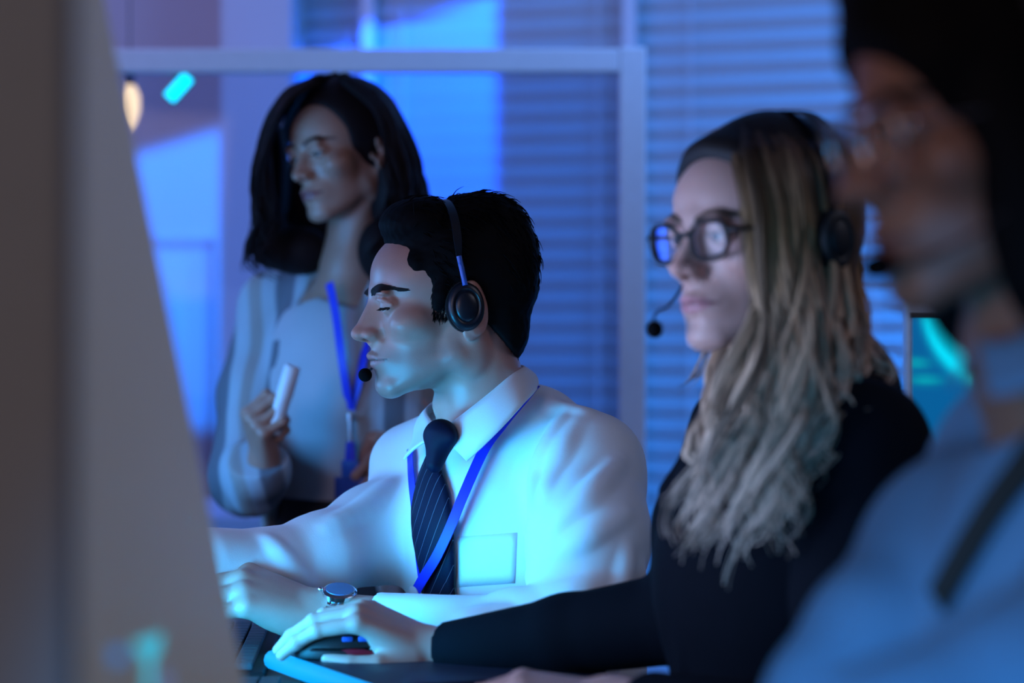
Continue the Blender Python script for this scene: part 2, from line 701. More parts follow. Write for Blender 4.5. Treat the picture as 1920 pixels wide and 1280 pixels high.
# ------------------------------------------------------------------ people: heads and hands
def head(F, fr, fem=False, lid=.35, jaw=1.0, nose=1.0, lips=1.0, neck_to=None, neck_r=(56, 60), ear=1.0):
    """Head in millimetres about the point between the ears: x forward, y to its left, z up."""
    F.fr = fr
    nw = .86 if fem else 1.0
    F.ell((-12, 0, 48), (86, 74, 80))
    F.ell((44, 0, 52), (48, 59, 50), 20)
    F.ell((38, 0, -8), (52, 56, 64), 16)
    # jaw and chin
    for s in (1, -1):
        F.cone((8, s * 50 * jaw, -48), (76, s * 15, -80), 15 * jaw, 13, 20)
    F.ell((40, 0, -50), (50, 44 * jaw, 38), 18)
    for s in (1, -1):
        F.ell((-10, s * 49 * jaw, -40), (24, 14, 36), 18)
    F.ell((82, 0, -80), (15.5, 20 * jaw, 14.5), 12)
    # cheekbones, brow
    for s in (1, -1):
        F.ell((58, s * 47, -4), (24, 18, 18), 16)
        F.ell((83, s * 23, 35), (11, 24, 8), 10, rot=(0, 0, -s * 14))
    F.ell((86, 0, 38), (9, 13, 11), 10)
    # eye sockets
    for s in (1, -1):
        F.ell((97, s * 32, 20), (14.5, 17, 11), 9, 's')
        F.ell((96, s * 16, 14), (8, 6, 10), 8, 's')
    # muzzle
    F.ell((76, 0, -46), (24.5, 27, 25), 14)
    # nose
    F.cone((80, 0, 20), (92, 0, -14), 11 * nw, 17 * nw, 8)
    F.cone((88, 0, 27), (110, 0, -8), 8 * nw, 8.2 * nw, 9)
    F.ell((111 + 2 * nose, 0, -12.5), (10.5, 10 * nw, 8.6), 5)
    for s in (1, -1):
        F.ell((101, s * 11.5 * nw, -14.5), (10.5, 7 * nw, 7.2), 4)
    F.cone((112, 0, -17), (100, 0, -21.5), 4, 5.5, 4)
    for s in (1, -1):
        F.ell((106, s * 7 * nw, -22), (7, 3.6, 4.8), 1.0, 's', rot=(0, 0, s * 18))
        F.ell((89, s * 20 * nw, -17), (6, 4, 7), 4, 's')      # crease beside the wing
    # lips
    L = lips
    F.chain([(83, -26, -46.5), (96.5, -12, -43), (100.4, -4, -41.2), (99.8, 0, -41.8), (100.4, 4, -41.2), (96.5, 12, -43), (83, 26, -46.5)],
            [2.2, 3.8 * L, 4.4 * L, 4.2 * L, 4.4 * L, 3.8 * L, 2.2], 3.5)
    F.chain([(83, -25, -47), (93.5, -11, -51), (96, 0, -51.8), (93.5, 11, -51), (83, 25, -47)], [2, 4.6 * L, 5.4 * L, 4.6 * L, 2], 3.5)
    F.chain([(83, -28, -47.4), (99, -12, -46.6), (109, 0, -46.2), (99, 12, -46.6), (83, 28, -47.4)], 1.0, 1.8, 's')
    F.cone((106, 0, -27), (107, 0, -36), 2.6, 3.0, 4, 's')
    F.ell((106, 0, -64), (8.5, 19, 5), 7, 's')
    # eyes: lids over the balls, then the slit
    for s in (1, -1):
        F.ell((76.5, s * 32, 19), (14.2, 14.8, 13.6), 3)
        # upper lid fold and lower bag
        F.chain([(84, s * 18, 23), (90.5, s * 27, 27.5), (88, s * 39, 26.5), (79, s * 47, 20)], [1.5, 2.2, 2.2, 1.2], 3)
        o = 6.0 * lid
        zc = 19 - 5.5 * (1 - lid)
        F.ell((92, s * 32.5, zc), (9, 14.2, o), 1.0, 's', rot=(s * 5, 0, -s * 14))
    # ears
    for s in (1, -1):
        Ra = eul(0, 8, s * 24)
        e = ear
        F.ell((-17, s * 77, 8), (20 * e, 5.5, 34 * e), 4, axs=Ra)
        F.ell((-8, s * 74.5, -22 * e), (9, 4.5, 11), 8, axs=Ra)
        F.ell((-9, s * 82.5, 1), (9.5 * e, 6, 17 * e), 3, 's', axs=Ra)
        F.ell((-26 + 14 * (1 - e) , s * 84, 8 + 13 * e), (4, 3, 14 * e), 2, 's', axs=Ra)
        F.ell((2, s * 73, -3), (5, 4, 7), 3, axs=Ra)
    # neck
    if neck_to is not None:
        nt = fr.loc(np.asarray(neck_to, float)[None])[0]
        F.cone((-24, 0, -22), nt, neck_r[0], neck_r[1], 14)
        for s in (1, -1):
            F.cone((-18, s * 56, -26), nt + np.array([34, -s * 20 + s * 32, 8]), 9, 10, 14)
        if not fem:
            a = np.array([24, 0, -78.0])
            F.ell(a * .55 + (nt + np.array([50, 0, 0])) * .45, (11, 10, 13), 10)
    F.fr = WORLD


def head_tint(fr, base, lip, fem=False, stubble=0.0, flush=.25, nails=None):
    base, lip = np.array(base), np.array(lip)

    def fn(V):
        p = fr.loc(V)
        c = np.tile(base, (len(V), 1))

        def g(cx, cy, cz, rx, ry, rz, sym=True):
            y = np.abs(p[:, 1]) if sym else p[:, 1]
            q = ((p[:, 0] - cx) / rx) ** 2 + ((y - cy) / ry) ** 2 + ((p[:, 2] - cz) / rz) ** 2
            return np.exp(-q)
        red = base * np.array([1.12, .74, .70])
        for w in (g(92, 40, -10, 22, 20, 18) * flush, g(113, 0, -12, 14, 14, 12) * flush * 1.6, g(-16, 80, 6, 20, 9, 28) * flush * 2):
            w = np.clip(w, 0, 1)[:, None]; c = c * (1 - w) + red * w
        if stubble:
            w = np.clip((-28 - p[:, 2]) / 14, 0, 1) * np.clip((p[:, 2] + 112) / 16, 0, 1) * np.clip((p[:, 0] + 5) / 25, 0, 1)
            w = (w * stubble)[:, None]
            c = c * (1 - w) + np.array([.10, .09, .09]) * w
        # lips
        yy = np.abs(p[:, 1])
        top = -37.6 - 8.0 * (yy / 27) ** 1.5 + 1.5 * np.exp(-(yy / 3) ** 2) * -1
        bot = -57.3 + 10.0 * (yy / 27) ** 2
        w = np.clip((top - p[:, 2]) / 1.6, 0, 1) * np.clip((p[:, 2] - bot) / 1.8, 0, 1) * np.clip((26.5 - yy) / 3, 0, 1) * np.clip((p[:, 0] - 79) / 4, 0, 1)
        w = (w * .85)[:, None]; c = c * (1 - w) + lip * w
        # shade painted into the creases: mouth line, nostrils, lash line
        w = np.exp(-((p[:, 2] + 46.6) / 1.2) ** 2) * (yy < 28) * (p[:, 0] > 78) * .75
        c *= (1 - w)[:, None]
        w = g(105.5, 7.0, -20.5, 5.0, 3.2, 3.2) * .92
        c *= (1 - w)[:, None]
        return c
    return fn


def face_project(bvh, fr, pts, direction=None, lift=.4):
    """Drops head-local points onto the face along -x (or a direction)."""
    out, nn = [], []
    for p in pts:
        d = np.array(direction if direction is not None else (-1, 0, 0), float)
        o = np.array(p, float) - d * 60
        hit, n, i, t = bvh.ray_cast(Vector(fr.w(o)), Vector(fr.d(d)))
        if hit is None:
            continue
        out.append(np.array(hit) + np.array(n) * lift * fr.s); nn.append(np.array(n))
    return np.array(out), np.array(nn)


def face_details(body, fr, hair_mat, eye_mats, gaze=(0, 0), brow=1.0, brow_w=5.5, lash=1.0, lid=.35, lashes=True, brow_z=0, arch=7.5):
    """Eyes, brows and lashes as parts of the person."""
    bvh = bvh_of(body)
    rnd = random.Random(5)
    for s in (1, -1):
        # eyeball with iris and pupil
        c = fr.w((76.3, s * 32, 19))
        yaw, pit = math.radians(gaze[0]), math.radians(gaze[1])
        ax = fr.d((math.cos(yaw) * math.cos(pit), math.sin(yaw) * math.cos(pit), math.sin(pit)))
        vs, fs, zone = [], [], []
        n, m = 24, 20
        t = np.array([0, 0, 1.0]); e1 = np.cross(ax, t); e1 /= np.linalg.norm(e1); e2 = np.cross(ax, e1)
        angs = [0.001, .12, .17, .19, .30, .44, .47, .52] + list(np.linspace(.6, math.pi - .01, m - 8))
        for a in angs:
            r = 12.4 * fr.s * (1.03 if a < .5 else 1.0)
            for i in range(n):
                b = 2 * math.pi * i / n
                vs.append(c + ax * r * math.cos(a) + (e1 * math.cos(b) + e2 * math.sin(b)) * r * math.sin(a))
                zone.append((.004, .004, .005) if a < .18 else (.06, .03, .018) if a < .46 else (.62, .60, .60))
        for j in range(len(angs) - 1):
            for i in range(n):
                k = (i + 1) % n
                fs.append((j * n + i, j * n + k, (j + 1) * n + k, (j + 1) * n + i))
        mesh_obj('eye', vs, fs, eye_mats, body, True, np.array(zone))
        # brow: short hairs laid on the brow ridge
        mb = MB()
        for i in range(int(230 * brow)):
            t = i / (230 * brow)
            y = 9 + t * 42
            zc = 35.5 + brow_z + arch * math.sin(min(1, t * 1.25) * math.pi * .62) - max(0, t - .6) * (arch + 3)
            wz = brow_w * (1 - .75 * max(0, (t - .45) / .55)) * (.65 + .35 * min(1, t * 4))
            z = zc + (rnd.random() - .5) * wz
            L = 6.0 * (.8 + .4 * rnd.random())
            dy, dz = L * .85, L * (.55 - .8 * t)
            p, q = face_project(bvh, fr, [(110, s * y, z), (110, s * (y + dy * .5), z + dz * .5), (110, s * (y + dy), z + dz * .75)], lift=.5)
            if len(p) == 3 and np.linalg.norm(p[2] - p[0]) < .02:
                mb.tube(p, np.array([.55, .6, .15]) * fr.s, 4)
        mb.build('eyebrow', hair_mat, body)
        # lashes along the upper edge of the slit
        if lashes:
            mb = MB()
            zc = 19 - 5.5 * (1 - lid); o = 6.0 * lid
            top = []
            for i in range(15):
                t = i / 14
                y = 32.5 + (t - .5) * 25.5
                z = zc + o * math.sqrt(max(0, 1 - ((y - 32.5) / 14.0) ** 2)) + .2
                top.append((110, s * y, z))
            p, q = face_project(bvh, fr, top, lift=.3)
            if len(p) > 4:
                mb.tube(p, .8 * lash * fr.s, 5)
                for i in range(len(p)):
                    t = i / (len(p) - 1)
                    d = fr.d((.75, s * (t - .35) * .8, -.15 - .35 * (1 - lid)))
                    mb.tube([p[i], p[i] + d * 4 * fr.s, p[i] + d * 7 * fr.s + fr.d((0, 0, 1.2)) * fr.s], np.array([.5, .4, .1]) * fr.s * lash, 4)
                mb.build('eyelashes', hair_mat, body)
    return bvh


def hand(F, fr, side, curl, thumb, spread=(6, 1, -5, -12), k=3.5, fat=1.0, wrist_w=26):
    """Hand in millimetres from the wrist: x to the knuckles, y to the thumb (side 1: right hand), z the back of the hand.
    curl: per finger three bends in degrees; thumb: points of the thumb."""
    m = side
    F.fr = fr
    mcp = [(88, 25, 3), (92, 5, 5), (87, -15, 3), (79, -32, -1)]
    ln = [(45, 27, 22), (49, 31, 23), (45, 29, 22), (36, 22, 20)]
    rr = [(9.6, 8.6, 7.8, 6.4), (9.8, 8.7, 7.9, 6.5), (9.3, 8.2, 7.4, 6.1), (8.3, 7.2, 6.5, 5.4)]
    tips = []
    A = lambda p: (p[0], p[1] * m, p[2])
    # palm
    for j, (x, y, z) in enumerate(mcp):
        F.cone(A((2, y * .55, -2)), A((x, y, z)), 15 * fat, 11.0 * fat, 12)
    F.ell(A((35, 18, -14)), (34, 16, 14), 12)
    F.ell(A((38, -20, -12)), (38, 14, 13), 12)
    F.cone(A((-40, 0, -2)), A((6, 0, -2)), wrist_w * .92, wrist_w * .82, 14)
    for j in range(4):
        p = np.array(mcp[j], float)
        sp = math.radians(spread[j])
        h = np.array([math.cos(sp), math.sin(sp), 0.0]); zz = np.array([0, 0, 1.0])
        a = 0; pts = [p.copy()]
        for q in range(3):
            a += math.radians(curl[j][q])
            d = h * math.cos(a) - zz * math.sin(a)
            p = p + d * ln[j][q]
            pts.append(p.copy())
        pts = [A(q) for q in pts]
        for q in range(3):
            F.cone(pts[q], pts[q + 1], rr[j][q] * fat, rr[j][q + 1] * fat, k if q else 6)
        for q in (1, 2):
            F.ell(np.array(pts[q]), (rr[j][q] * 1.06 * fat,) * 3, 2)
        tips.append((pts[3], pts[2]))
    tp = [A(q) for q in thumb]
    rad = [14 * fat, 11.5 * fat, 9.6 * fat, 7.2 * fat]
    for q in range(3):
        F.cone(tp[q], tp[q + 1], rad[q], rad[q + 1], 9 if q == 0 else 3.5)
    tips.append((tp[3], tp[2]))
    F.fr = WORLD
    return tips


def locks(mb, guides, count, rnd, r0=.004, jit=.015, wave=.006, wfreq=9, steps=26, col=None, taper=.15, curlgrow=1.0, n=5, clump=1):
    """Strands of hair between neighbouring guide lines (each a polyline of the same length)."""
    gs = [catmull(g, 6) for g in guides]
    L = min(len(g) for g in gs)
    gs = [g[np.linspace(0, len(g) - 1, steps).round().astype(int)] for g in gs]
    cl = None
    for i in range(count):
        if i % clump == 0:
            cl = (rnd.random() * (len(gs) - 1), np.array([rnd.gauss(0, 1), rnd.gauss(0, 1), rnd.gauss(0, 1)]) * jit,
                  rnd.random() * 6.28, .65 + .7 * rnd.random(), .8 + .4 * rnd.random(), .78 + .22 * rnd.random(), rnd.choice((-1, 1)))
        t, j, ph, am, wf, end, hand_ = cl
        t = min(max(t + rnd.gauss(0, .06), 0), len(gs) - 1.001)
        a = int(min(t, len(gs) - 2)); f = t - a
        g = gs[a] * (1 - f) + gs[a + 1] * f
        s = np.linspace(0, 1, steps)
        j = j + np.array([rnd.gauss(0, 1), rnd.gauss(0, 1), rnd.gauss(0, 1)]) * jit * (.55 if clump > 1 else 0)
        ph = ph + rnd.gauss(0, .35)
        amp = wave * (s ** curlgrow) * am * (.85 + .3 * rnd.random())
        q = s ** 1.15 * wfreq * wf
        off = np.stack([np.sin(q + ph), hand_ * np.cos(q + ph), .35 * np.sin(q * .9 + ph + 1)], 1) * amp[:, None]
        pts = g + j[None] * (.35 + .65 * s[:, None]) + off
        e = min(1, end * (.93 + .1 * rnd.random()))
        keep = max(6, int(steps * e))
        pts = pts[:keep]
        q = np.linspace(0, 1, keep)
        rad = r0 * (.6 + .7 * rnd.random()) * np.clip(1 - q, 0, 1) ** .35 * (1 - (1 - taper) * q ** 3)
        rad = np.maximum(rad, r0 * taper * .5)
        cols = [col(x * e, i) for x in q] if col else None
        mb.tube(pts, rad, n, cols, flat=.55)


# ------------------------------------------------------------------ worn things
def headset(fr, label, mats, cup_c, cup_r, band_w=7, band_pts=None, boom=None, mic=None, name='headset', both=True, slider=None, slim=.5, mic_r=(9, 7)):
    """Headset in head millimetres: band over the head, oval ear cups, boom and microphone."""
    o = empty(name, fr.w((0, 0, cup_c[2])), label, 'headset')
    dark, mid, blue = mats
    sides = (1, -1) if both else (1,)
    bp = [fr.w(p) for p in catmull(band_pts, 8)]
    mb = MB()
    B = np.array(bp); ctr = fr.w((cup_c[0], 0, 40))
    nrm = B - ctr
    nrm -= np.outer(nrm @ fr.d((1, 0, 0)), fr.d((1, 0, 0)))
    nrm /= np.linalg.norm(nrm, axis=1)[:, None]
    wd = np.full(len(B), 2 * band_w * fr.s)
    k = max(2, len(B) // 7)
    e = np.minimum(np.arange(len(B)), np.arange(len(B))[::-1])
    wd *= np.clip(slim + (1 - slim) * e / k, slim, 1)
    ribbon(mb, B, nrm, wd, 3.2 * fr.s)
    mb.build('headband', mid, o)
    for s in sides:
        c = np.array([cup_c[0], s * cup_c[1], cup_c[2]], float)
        mb = MB()
        a, b = cup_r
        prof = [(.80, -13), (.98, -11), (1.03, -6), (1.0, -2.5)]
        sq = (fr.d((1, 0, 0)), a * fr.s, fr.d((0, 0, 1)), b * fr.s)
        ax = fr.d((0, s, 0))
        if s < 0:
            sq = (fr.d((0, 0, 1)), b * fr.s, fr.d((1, 0, 0)), a * fr.s)
        else:
            sq = (fr.d((1, 0, 0)), a * fr.s, fr.d((0, 0, 1)), b * fr.s)
        mb.lathe([(r, h * fr.s) for r, h in prof], fr.w(c), ax, 40, sq)
        cush = mb.build('ear_cushion', dark, o)
        mb = MB()
        prof = [(.90, -4), (.97, -1), (.94, 3), (.84, 6), (.72, 6.6), (.66, 5.2), (.60, 5.0), (.57, 6.4), (.50, 7.6), (.36, 8.9), (.2, 9.6), (.04, 9.8)]
        mb.lathe([(r, h * fr.s) for r, h in prof], fr.w(c), ax, 40, sq)
        mb.build('ear_cup', mid, o)
        # slider rod between band and cup
        if slider:
            mb = MB()
            pts = [fr.w((p[0], s * p[1], p[2])) for p in slider]
            mb.tube(catmull(pts, 6), 3.4 * fr.s, 8, up=fr.d((1, 0, 0)), flat=1.0)
            mb.build('slider', blue, o)
    if boom is not None:
        mb = MB()
        mb.tube([fr.w(p) for p in catmull(boom, 8)], 1.5 * fr.s, 8)
        mb.build('microphone_boom', dark, o)
        F = Field(); F.fr = fr
        F.ell(mic, (mic_r[0], mic_r[1], mic_r[1]), axs=axes(np.array(boom[-1]) - np.array(boom[-2])))
        F.build('microphone', .0012, M['mic_foam'], o)
    return o


def lanyard(label, name, bvh, paths, width, m_band, lift=.004, extra=None):
    o = None
    for i, uv in enumerate(paths):
        p, n = drape(bvh, uv, 0)
        lf = lift[i] if isinstance(lift, (list, tuple)) else (lift, lift)
        p = p + n * np.linspace(lf[0], lf[1], len(p))[:, None] if len(p) else p
        if len(p) < 3:
            continue
        if o is None:
            o = empty(name, p[-1], label, 'lanyard')
        mb = MB(); ribbon(mb, p, n, width)
        mb.build('strap', m_band, o)
    return o
# ------------------------------------------------------------------ materials
M = {}
M['mic_foam'] = mat('mic_foam', (.004, .004, .005), .95, spec=.05)
M['skin_man'] = mat('skin_man', (0, 0, 0), .37, attr=True, noise=.10, nscale=60, bump=.12, bscale=900, sss=.12)
M['skin_brown'] = mat('skin_brown', (0, 0, 0), .45, attr=True, noise=.08, nscale=60, sss=.10)
M['skin_fair'] = mat('skin_fair', (0, 0, 0), .48, attr=True, noise=.06, nscale=60, sss=.12)
M['skin_tan'] = mat('skin_tan', (0, 0, 0), .50, attr=True, noise=.06, nscale=60, sss=.10)
M['eye'] = mat('eye', (0, 0, 0), .12, attr=True, noise=.02, coat=.5)
M['hair_black'] = mat('hair_black', (.004, .004, .005), .7, noise=.3, nscale=120, spec=.06)
M['hair_dark'] = mat('hair_dark', (.014, .008, .009), .6, noise=.3, nscale=120, spec=.12)
M['hair_blonde'] = mat('hair_blonde', (0, 0, 0), .5, attr=True, noise=.25, nscale=90, spec=.2)
M['brow_dark'] = mat('brow_dark', (.014, .010, .010), .6)
M['brow_blonde'] = mat('brow_blonde', (.10, .06, .04), .6)
M['shirt_white'] = mat('shirt_white', (.80, .80, .82), .75, noise=.03, nscale=12, bump=.10, bscale=700, sheen=.15)
M['shirt_blue'] = mat('shirt_blue', (.12, .24, .38), .8, noise=.08, nscale=20, bump=.1, bscale=500)
M['blazer'] = mat('blazer', (.0035, .0045, .008), .85, noise=.2, nscale=30, bump=.15, bscale=500, spec=.08)
M['trousers'] = mat('trousers', (.008, .010, .022), .8, noise=.1)
M['skirt'] = mat('skirt', (.010, .012, .018), .8, noise=.1)
M['top_grey'] = mat('top_grey', (.40, .42, .46), .8, noise=.06, nscale=20)
M['black_plastic'] = mat('black_plastic', (.008, .008, .010), .55, noise=.05)
M['navy_plastic'] = mat('navy_plastic', (.007, .009, .016), .34, noise=.05)
M['blue_plastic'] = mat('blue_plastic', (.03, .12, .50), .30, noise=.05)
M['lanyard_blue'] = mat('lanyard_blue', (.008, .018, .62), .5, noise=.06, nscale=400)
M['clip_white'] = mat('clip_white', (.55, .55, .57), .4)
M['steel'] = mat('steel', (.75, .76, .80), .16, metal=1.0, noise=.04)
M['watch_dial'] = mat('watch_dial', (.10, .16, .30), .15, noise=.03, coat=.8)


def tie_material():
    m = mat('tie_navy', (.003, .005, .022), .6, noise=.1, nscale=300, spec=.15)
    nt = m.node_tree
    b = nt.nodes['Principled BSDF']
    uv = nt.nodes.new('ShaderNodeAttribute'); uv.attribute_name = 'tint'
    sep = nt.nodes.new('ShaderNodeSeparateColor')
    nt.links.new(uv.outputs['Color'], sep.inputs[0])
    # the tint carries the diagonal coordinate of the weave: thin pale stripes on navy
    mu = nt.nodes.new('ShaderNodeMath'); mu.operation = 'FRACT'
    nt.links.new(sep.outputs[0], mu.inputs[0])
    lt = nt.nodes.new('ShaderNodeMath'); lt.operation = 'LESS_THAN'; lt.inputs[1].default_value = .05
    nt.links.new(mu.outputs[0], lt.inputs[0])
    mx = nt.nodes.new('ShaderNodeMix'); mx.data_type = 'RGBA'
    nt.links.new(lt.outputs[0], mx.inputs[0])
    old = b.inputs['Base Color'].links[0].from_socket
    nt.links.new(old, mx.inputs[6])
    mx.inputs[7].default_value = (.11, .12, .17, 1)
    nt.links.new(mx.outputs[2], b.inputs['Base Color'])
    return m


M['tie'] = tie_material()


def striped(name, base, s1, s2, freq):
    m = mat(name, base, .85, noise=.1, nscale=15, bump=.12, bscale=400)
    nt = m.node_tree; b = nt.nodes['Principled BSDF']
    tc = nt.nodes.new('ShaderNodeTexCoord')
    w = nt.nodes.new('ShaderNodeTexWave'); w.inputs['Scale'].default_value = freq; w.inputs['Distortion'].default_value = 6.0
    w.inputs['Detail'].default_value = 2; w.inputs['Detail Scale'].default_value = .6
    nt.links.new(tc.outputs['Object'], w.inputs['Vector'])
    cr = nt.nodes.new('ShaderNodeValToRGB')
    cr.color_ramp.elements[0].position = .18; cr.color_ramp.elements[0].color = (*s1, 1)
    cr.color_ramp.elements[1].position = .36; cr.color_ramp.elements[1].color = (*base, 1)
    e = cr.color_ramp.elements.new(.85); e.color = (*base, 1)
    e = cr.color_ramp.elements.new(.95); e.color = (*s2, 1)
    nt.links.new(w.outputs['Color'], cr.inputs[0])
    nt.links.new(cr.outputs[0], b.inputs['Base Color'])
    return m


M['cardigan'] = striped('cardigan', (.36, .44, .50), (.12, .14, .17), (.30, .29, .28), 3.2)
M['lens'] = mat('lens', (.9, .93, 1.0), .03, noise=.0)
_b = M['lens'].node_tree.nodes['Principled BSDF']
_b.inputs['Transmission Weight'].default_value = 1.0
_b.inputs['IOR'].default_value = 1.08
_b.inputs['Coat Weight'].default_value = .22
M['gold_metal'] = mat('gold_metal', (.80, .72, .70), .18, metal=1.0, noise=.03)
M['arm_shade'] = mat('arm_shade', (.02, .022, .02), .8)
M['marker_white'] = mat('marker_white', (.75, .77, .80), .4)

M['dark_grey'] = mat('dark_grey', (.03, .03, .033), .4)
M['badge_card'] = mat('badge_card', (.03, .08, .35), .3)
M['lens_plain'] = mat('lens_plain', (.96, .97, 1.0), .05, noise=.0, spec=.1)
M['lens_plain'].node_tree.nodes['Principled BSDF'].inputs['Transmission Weight'].default_value = 1.0
M['lens_plain'].node_tree.nodes['Principled BSDF'].inputs['IOR'].default_value = 1.02
# ------------------------------------------------------------------ the room
RM = {}
RM['wall'] = mat('wall_paint', (.56, .55, .60), .8, noise=.04, nscale=3, bump=.04, bscale=200)
RM['floor'] = mat('carpet', (.06, .065, .08), .95, noise=.25, nscale=120, bump=.3, bscale=500)
RM['ceiling'] = mat('ceiling_paint', (.5, .5, .52), .9)
RM['frame_white'] = mat('frame_white', (.62, .62, .66), .45)
RM['slat'] = mat('slat', (.50, .53, .58), .55, noise=.05, nscale=8)
RM['tape'] = mat('ladder_tape', (.62, .62, .66), .8)
RM['desk_top'] = mat('desk_top', (.10, .085, .075), .38, noise=.15, nscale=9)
RM['desk_white'] = mat('desk_white', (.62, .64, .68), .4)
RM['dark_gap'] = mat('dark_gap', (.03, .03, .035), .9)
RM['divider'] = mat('divider_felt', (.25, .29, .31), .95, noise=.05, nscale=60)
RM['divider_trim'] = mat('divider_trim', (.12, .12, .12), .6)
RM['chair_black'] = mat('chair_fabric', (.012, .013, .016), .85, noise=.15)


def glass_mat(name, tint, gloss):
    m = bpy.data.materials.new(name)
    m.use_nodes = True
    nt = m.node_tree
    for n in list(nt.nodes):
        if n.type == 'BSDF_PRINCIPLED':
            nt.nodes.remove(n)
    out = nt.nodes['Material Output']
    tr = nt.nodes.new('ShaderNodeBsdfTransparent'); tr.inputs[0].default_value = (*tint, 1)
    gl = nt.nodes.new('ShaderNodeBsdfGlossy'); gl.inputs['Roughness'].default_value = .03
    fr = nt.nodes.new('ShaderNodeFresnel'); fr.inputs[0].default_value = 1.35
    mu = nt.nodes.new('ShaderNodeMath'); mu.operation = 'MULTIPLY'; mu.inputs[1].default_value = gloss
    nt.links.new(fr.outputs[0], mu.inputs[0])
    mx = nt.nodes.new('ShaderNodeMixShader')
    nt.links.new(mu.outputs[0], mx.inputs[0]); nt.links.new(tr.outputs[0], mx.inputs[1]); nt.links.new(gl.outputs[0], mx.inputs[2])
    nt.links.new(mx.outputs[0], out.inputs[0])
    return m


def emit_mat(name, color, s):
    m = bpy.data.materials.new(name)
    m.use_nodes = True
    nt = m.node_tree
    b = nt.nodes['Principled BSDF']
    b.inputs['Base Color'].default_value = (.02, .02, .02, 1)
    b.inputs['Emission Color'].default_value = (*color, 1)
    b.inputs['Emission Strength'].default_value = s
    return m


def emit_attr(name, s):
    m = emit_mat(name, (1, 1, 1), s)
    nt = m.node_tree
    at = nt.nodes.new('ShaderNodeAttribute'); at.attribute_name = 'tint'
    nt.links.new(at.outputs['Color'], nt.nodes['Principled BSDF'].inputs['Emission Color'])
    nt.nodes['Principled BSDF'].inputs['Roughness'].default_value = .25
    return m


def struct(name, boxes, m, R=None, o=(0, 0, 0)):
    mb = MB()
    for c, h in boxes:
        mb.box(np.array(o) + (np.array(c) if R is None else R @ np.array(c)), h, R)
    ob = mb.build(name, m, smooth=False)
    tag(ob, kind='structure')
    return ob


struct('floor', [((0, 2.4, -.03), (3.4, 4.6, .03))], RM['floor'])
struct('ceiling', [((0, 2.4, 2.83), (3.4, 4.6, .03))], RM['ceiling'])
struct('wall_left', [((-3.35, 2.4, 1.4), (.05, 4.5, 1.4))], RM['wall'])
xa, xb = float(P(415, 0, 6.3)[0]), float(P(545, 0, 6.3)[0])
struct('wall_back', [(((-3.3 + xa) / 2, YB + .05, 1.4), ((xa + 3.3) / 2, .05, 1.4))], RM['wall'])
struct('wall_column', [(((xa + xb) / 2, 6.55, 1.4), ((xb - xa) / 2, .25, 1.4))], RM['wall'])
# flush door in the back wall; darker trim stands in for a frame's cast shadow
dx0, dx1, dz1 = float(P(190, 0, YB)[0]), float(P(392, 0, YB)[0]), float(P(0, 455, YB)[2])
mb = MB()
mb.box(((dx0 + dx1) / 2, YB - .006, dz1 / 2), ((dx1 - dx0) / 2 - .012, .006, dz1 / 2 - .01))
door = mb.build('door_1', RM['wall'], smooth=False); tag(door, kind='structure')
tm = mat('shadow_trim', (.40, .37, .42), .7)
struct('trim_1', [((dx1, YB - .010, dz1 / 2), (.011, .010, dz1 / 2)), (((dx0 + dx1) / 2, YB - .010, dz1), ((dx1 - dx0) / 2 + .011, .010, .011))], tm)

# window wall, turned a little towards the desks
W1 = along(2150)
struct('wall_window', [((W1 / 2, .15, .2), (W1 / 2, .05, .2)), ((W1 / 2, .15, 2.62), (W1 / 2, .05, .18)), ((W1 + .5, .15, 1.4), (.5, .05, 1.4))], RM['wall'], WR, WO)
mb = MB(); mb.box(WO + WR @ np.array([W1 / 2, .15, 1.42]), (W1 / 2, .006, 1.02), WR)
wn = mb.build('window_1', mat('night_pane', (.01, .012, .02), .05, noise=0), smooth=False); tag(wn, kind='structure')
cuts = [along(556), along(704), along(1191), W1 - .02]
for i in (1, 2):
    struct('trim_%d' % (i + 1), [((cuts[i], -.045, 1.42), (.017, .012, 1.02))], RM['frame_white'], WR, WO)
# venetian blinds, one per window bay
bl_labels = ['narrow venetian blind at the left end of the window wall', 'wide venetian blind behind the glass board with a bright blue patch of light', 'venetian blind at the right end of the window wall behind the blonde woman']
pitch = .055
for i in range(3):
    s0, s1 = cuts[i] + .006, cuts[i + 1] - .006
    bo = empty('venetian_blind', WO + WR @ np.array([(s0 + s1) / 2, 0, .42]), bl_labels[i], 'blind', 'venetian blinds of the window wall')
    mb = MB()
    tl = math.radians(62)
    A = WR @ np.array(Matrix.Rotation(-tl, 3, 'X'))
    z = .46
    while z < 2.40:
        mb.box(WO + WR @ np.array([(s0 + s1) / 2, 0, z]), ((s1 - s0) / 2, .0295, .0012), A)
        z += pitch
    mb.build('slats', RM['slat'], bo, smooth=False)
    mb = MB(); mb.box(WO + WR @ np.array([(s0 + s1) / 2, 0, 2.43]), ((s1 - s0) / 2, .028, .025), WR); mb.build('headrail', RM['frame_white'], bo, smooth=False)
    mb = MB(); mb.box(WO + WR @ np.array([(s0 + s1) / 2, 0, .435]), ((s1 - s0) / 2, .026, .010), WR); mb.build('bottom_rail', RM['frame_white'], bo, smooth=False)
    n = max(2, int((s1 - s0) / .55) + 1)
    for j in range(n):
        s = s0 + (s1 - s0) * (.12 + .76 * j / (n - 1))
        mb = MB(); mb.box(WO + WR @ np.array([s, -.028, 1.42]), (.002, .0006, .98), WR); mb.build('ladder_cord', RM['tape'], bo, smooth=False)


